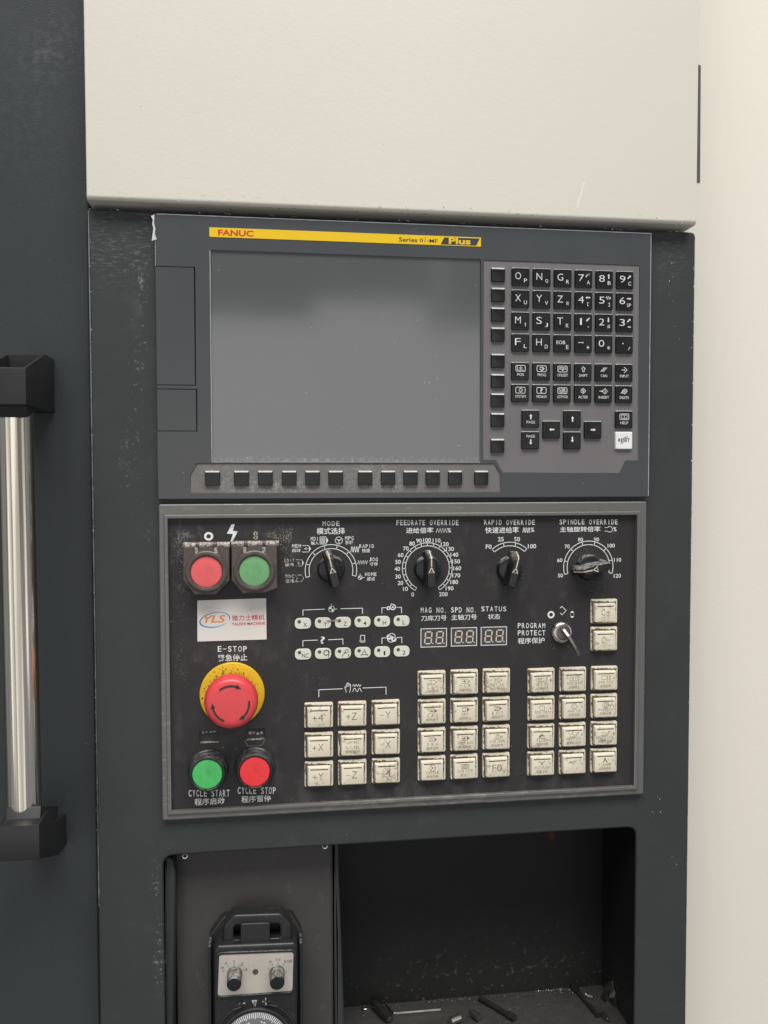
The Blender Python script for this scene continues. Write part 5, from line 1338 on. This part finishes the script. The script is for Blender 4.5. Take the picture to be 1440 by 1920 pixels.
# ================================================================== 6. loose things on the compartment floor
def tools():
    f = lambda u, v, h=0.0: Pz(u, v, FZ+h)
    # hex key
    bm = bmesh.new(); r = 1.45
    a, b, c = f(826, 1892.5, r), f(738, 1900, r), f(724, 1882, r)
    pts = [a, a.lerp(b, .5), b+(a-b).normalized()*3, b+(a-b).normalized()*.9+(c-b).normalized()*.9, b+(c-b).normalized()*3, c]
    for p, q in zip(pts, pts[1:]): rod(bm, p, q, r, 6)
    base = (a+b)/2; o = link('hex_key', mesh(bm, base, 30), 'steel', None, base); tag(o, 'bright L-shaped hex key lying on the compartment floor', 'hex key')
    # black socket tool at left
    a, b = f(704, 1884, 4.2), f(729, 1909, 4.2)
    bm = bmesh.new(); d = (b-a).normalized(); rod(bm, a, b, 4.2, 18); rod(bm, b, b+d*1.2, 3.4, 18); rod(bm, a-d*3, a, 3.4, 18, 4.2)
    o = link('black_socket', mesh(bm, a, 35), 'tool', None, a); tag(o, 'short black ribbed socket beside the bent end of the hex key', 'socket')
    bm = bmesh.new(); rod(bm, b+d*1.21, b+d*1.25, 2.2, 12); link('bore', mesh(bm, a, 35), 'dsteel', o, a)
    for t in (.25, .5, .75):
        bm = bmesh.new(); q = a.lerp(b, t); rod(bm, q-d*.5, q+d*.5, 4.5, 18); link('grip_ring', mesh(bm, a, 35), 'tool', o, a)
    # nut
    p = f(684.5, 1892, 0)
    bm = bmesh.new(); n = 24
    prof = [(3.4, 0), (3.5, 1.6), (2.9, 2.2), (1.9, 2.2), (1.6, 1.6), (1.6, 0)]; rings = [[bm.verts.new(p+Vector((r_*math.cos(6.2832*i/n), r_*math.sin(6.2832*i/n), h_))) for i in range(n)] for r_, h_ in prof]
    for q0, q1 in zip(rings, rings[1:]): bridge(bm, q0, q1)
    o = link('ring_nut', mesh(bm, p, 40), 'dsteel', None, p); tag(o, 'small round steel nut in the left corner of the compartment floor', 'nut')
    # silver collar and stud
    a, b = f(844, 1915, 3.6), f(861, 1908, 3.6)
    bm = bmesh.new(); rod(bm, a, b, 3.6, 20); rod(bm, b, b+(b-a).normalized()*.5, 3.0, 20)
    o = link('steel_bush', mesh(bm, a, 35), 'steel', None, a); tag(o, 'plain bright steel cylinder lying left of the pointed stud', 'steel pin')
    a, b = f(899, 1909, 3.4), f(886, 1899, 3.4); d = (b-a).normalized()
    bm = bmesh.new(); rod(bm, a, b, 3.4, 20); rod(bm, b, b+d*5, 1.3, 14, .7)
    o = link('pointed_stud', mesh(bm, a, 35), 'dsteel', None, a); tag(o, 'steel stud with a thin tip, right of the plain cylinder', 'steel pin')
    # long black bar tool
    a, b = f(899, 1871, 2.6), f(962, 1908, 2.6); d = (b-a).normalized()
    bm = bmesh.new(); rod(bm, a, b, 2.5, 14); rod(bm, b-d*6, b+d*2, 3.3, 16)
    o = link('black_bar_tool', mesh(bm, a, 35), 'tool', None, a); tag(o, 'long black bar tool lying in the middle of the compartment floor', 'hand tool')
    bm = bmesh.new(); rod(bm, b+d*2.0, b+d*2.1, 2.0, 12); link('tool_tip', mesh(bm, a, 35), 'dsteel', o, a)
    a, b = f(1073, 1847, 2.2), f(1122, 1905, 2.2); d = (b-a).normalized()
    bm = bmesh.new(); rod(bm, a, b, 2.0, 14); rod(bm, a-d*3, a+d*9, 3.2, 14)
    o = link('black_rod_tool', mesh(bm, a, 35), 'tool', None, a); tag(o, 'thin black rod lying at the right of the compartment floor', 'hand tool')
    a, b = f(1127, 1900, 2), f(1140, 1911, 2)
    bm = bmesh.new(); rod(bm, a, b, 2.2, 6); rod(bm, b, b+(b-a).normalized()*2, 1.3, 10)
    o = link('steel_bit', mesh(bm, a, 30), 'dsteel', None, a); tag(o, 'short steel bit at the lower end of the thin black rod', 'bit')
    a, b = f(1101, 1866, 1.8), f(1112, 1869.5, 1.8)
    bm = bmesh.new(); rod(bm, a, b, 1.9, 6)
    o = link('small_screw', mesh(bm, a, 30), 'dsteel', None, a); tag(o, 'small dull screw between the thin black rod and the back wall', 'screw')
    bm = bmesh.new(); q = a+(a-b).normalized()*1.5; rod(bm, q, a, 2.8, 14); link('screw_head', mesh(bm, a, 30), 'dsteel', o, a)
    # dark crumpled rag in the right corner
    p = f(1152, 1868, 4); bm = bmesh.new(); bmesh.ops.create_icosphere(bm, subdivisions=3, radius=1)
    from mathutils import noise as mn
    for v in bm.verts:
        k = 1+.45*mn.noise(v.co*2.2)+.2*mn.noise(v.co*5.5); v.co = Vector((v.co.x*10*k, v.co.y*10*k, max(v.co.z*14*k, -3.9)))+p
    o = link('dark_rag', mesh(bm, p, 60), 'inside', None, p); tag(o, 'dark crumpled rag in the right corner of the compartment', 'rag')
    # chips and swarf
    bm = bmesh.new()
    def chip(u, v, s, h=0.15):
        c = f(u, v, h)
        if c.y > YB-.6: c.y = YB-.6-rnd.random()*2
        if c.y < 4: return
        n = rnd.randint(3, 5); t = rnd.uniform(0, 6.28); tilt = Vector((rnd.uniform(-.6, .6), rnd.uniform(-.6, .6)))
        vs = []
        for j in range(n):
            a = t+6.283*j/n; x, y_ = s*rnd.uniform(.5, 1.3)*math.cos(a), s*rnd.uniform(.4, 1.0)*math.sin(a)
            vs.append(bm.verts.new(c+Vector((x, y_, max(0, .3*s+x*tilt.x+y_*tilt.y)))))
        bm.faces.new(vs)
    for i in range(170):
        u = rnd.uniform(660, 1130); v = 1890-(u-650)*.088+abs(rnd.gauss(0, 4))+1; chip(u, v, rnd.uniform(.15, .55))
    for i in range(70): chip(rnd.uniform(1000, 1075), 1848+abs(rnd.gauss(0, 7)), rnd.uniform(.2, .9))
    for i in range(160): chip(rnd.uniform(655, 1150), rnd.uniform(1850, 1919), rnd.uniform(.12, .4))
    o = link('metal_chips', mesh(bm, (0, 0, FZ), recalc=False), 'chip', None, (0, 0, FZ)); o['kind'] = 'stuff'; tag(o, 'scattered bright metal chips along the back of the compartment floor', 'metal chips')
    bm = bmesh.new(); wy = YB-.15
    for i in range(90):
        u = rnd.gauss(960, 90); v = rnd.gauss(1815, 26)
        if not 670 < u < 1115: continue
        c = P(u, v, wy)
        if c.z < FZ+1: continue
        s = rnd.uniform(.2, 1.1)*rnd.random()+.15; n = rnd.randint(4, 6)
        bm.faces.new([bm.verts.new((c.x+s*rnd.uniform(.5, 1.2)*math.cos(6.283*j/n), wy, c.z+s*rnd.uniform(.5, 1.2)*math.sin(6.283*j/n))) for j in range(n)])
    q_ = link('wall_spatter', mesh(bm, WL[CONSOLE.name], recalc=False), 'floor', CONSOLE, WL[CONSOLE.name]); q_['kind'] = 'stuff'
tools()
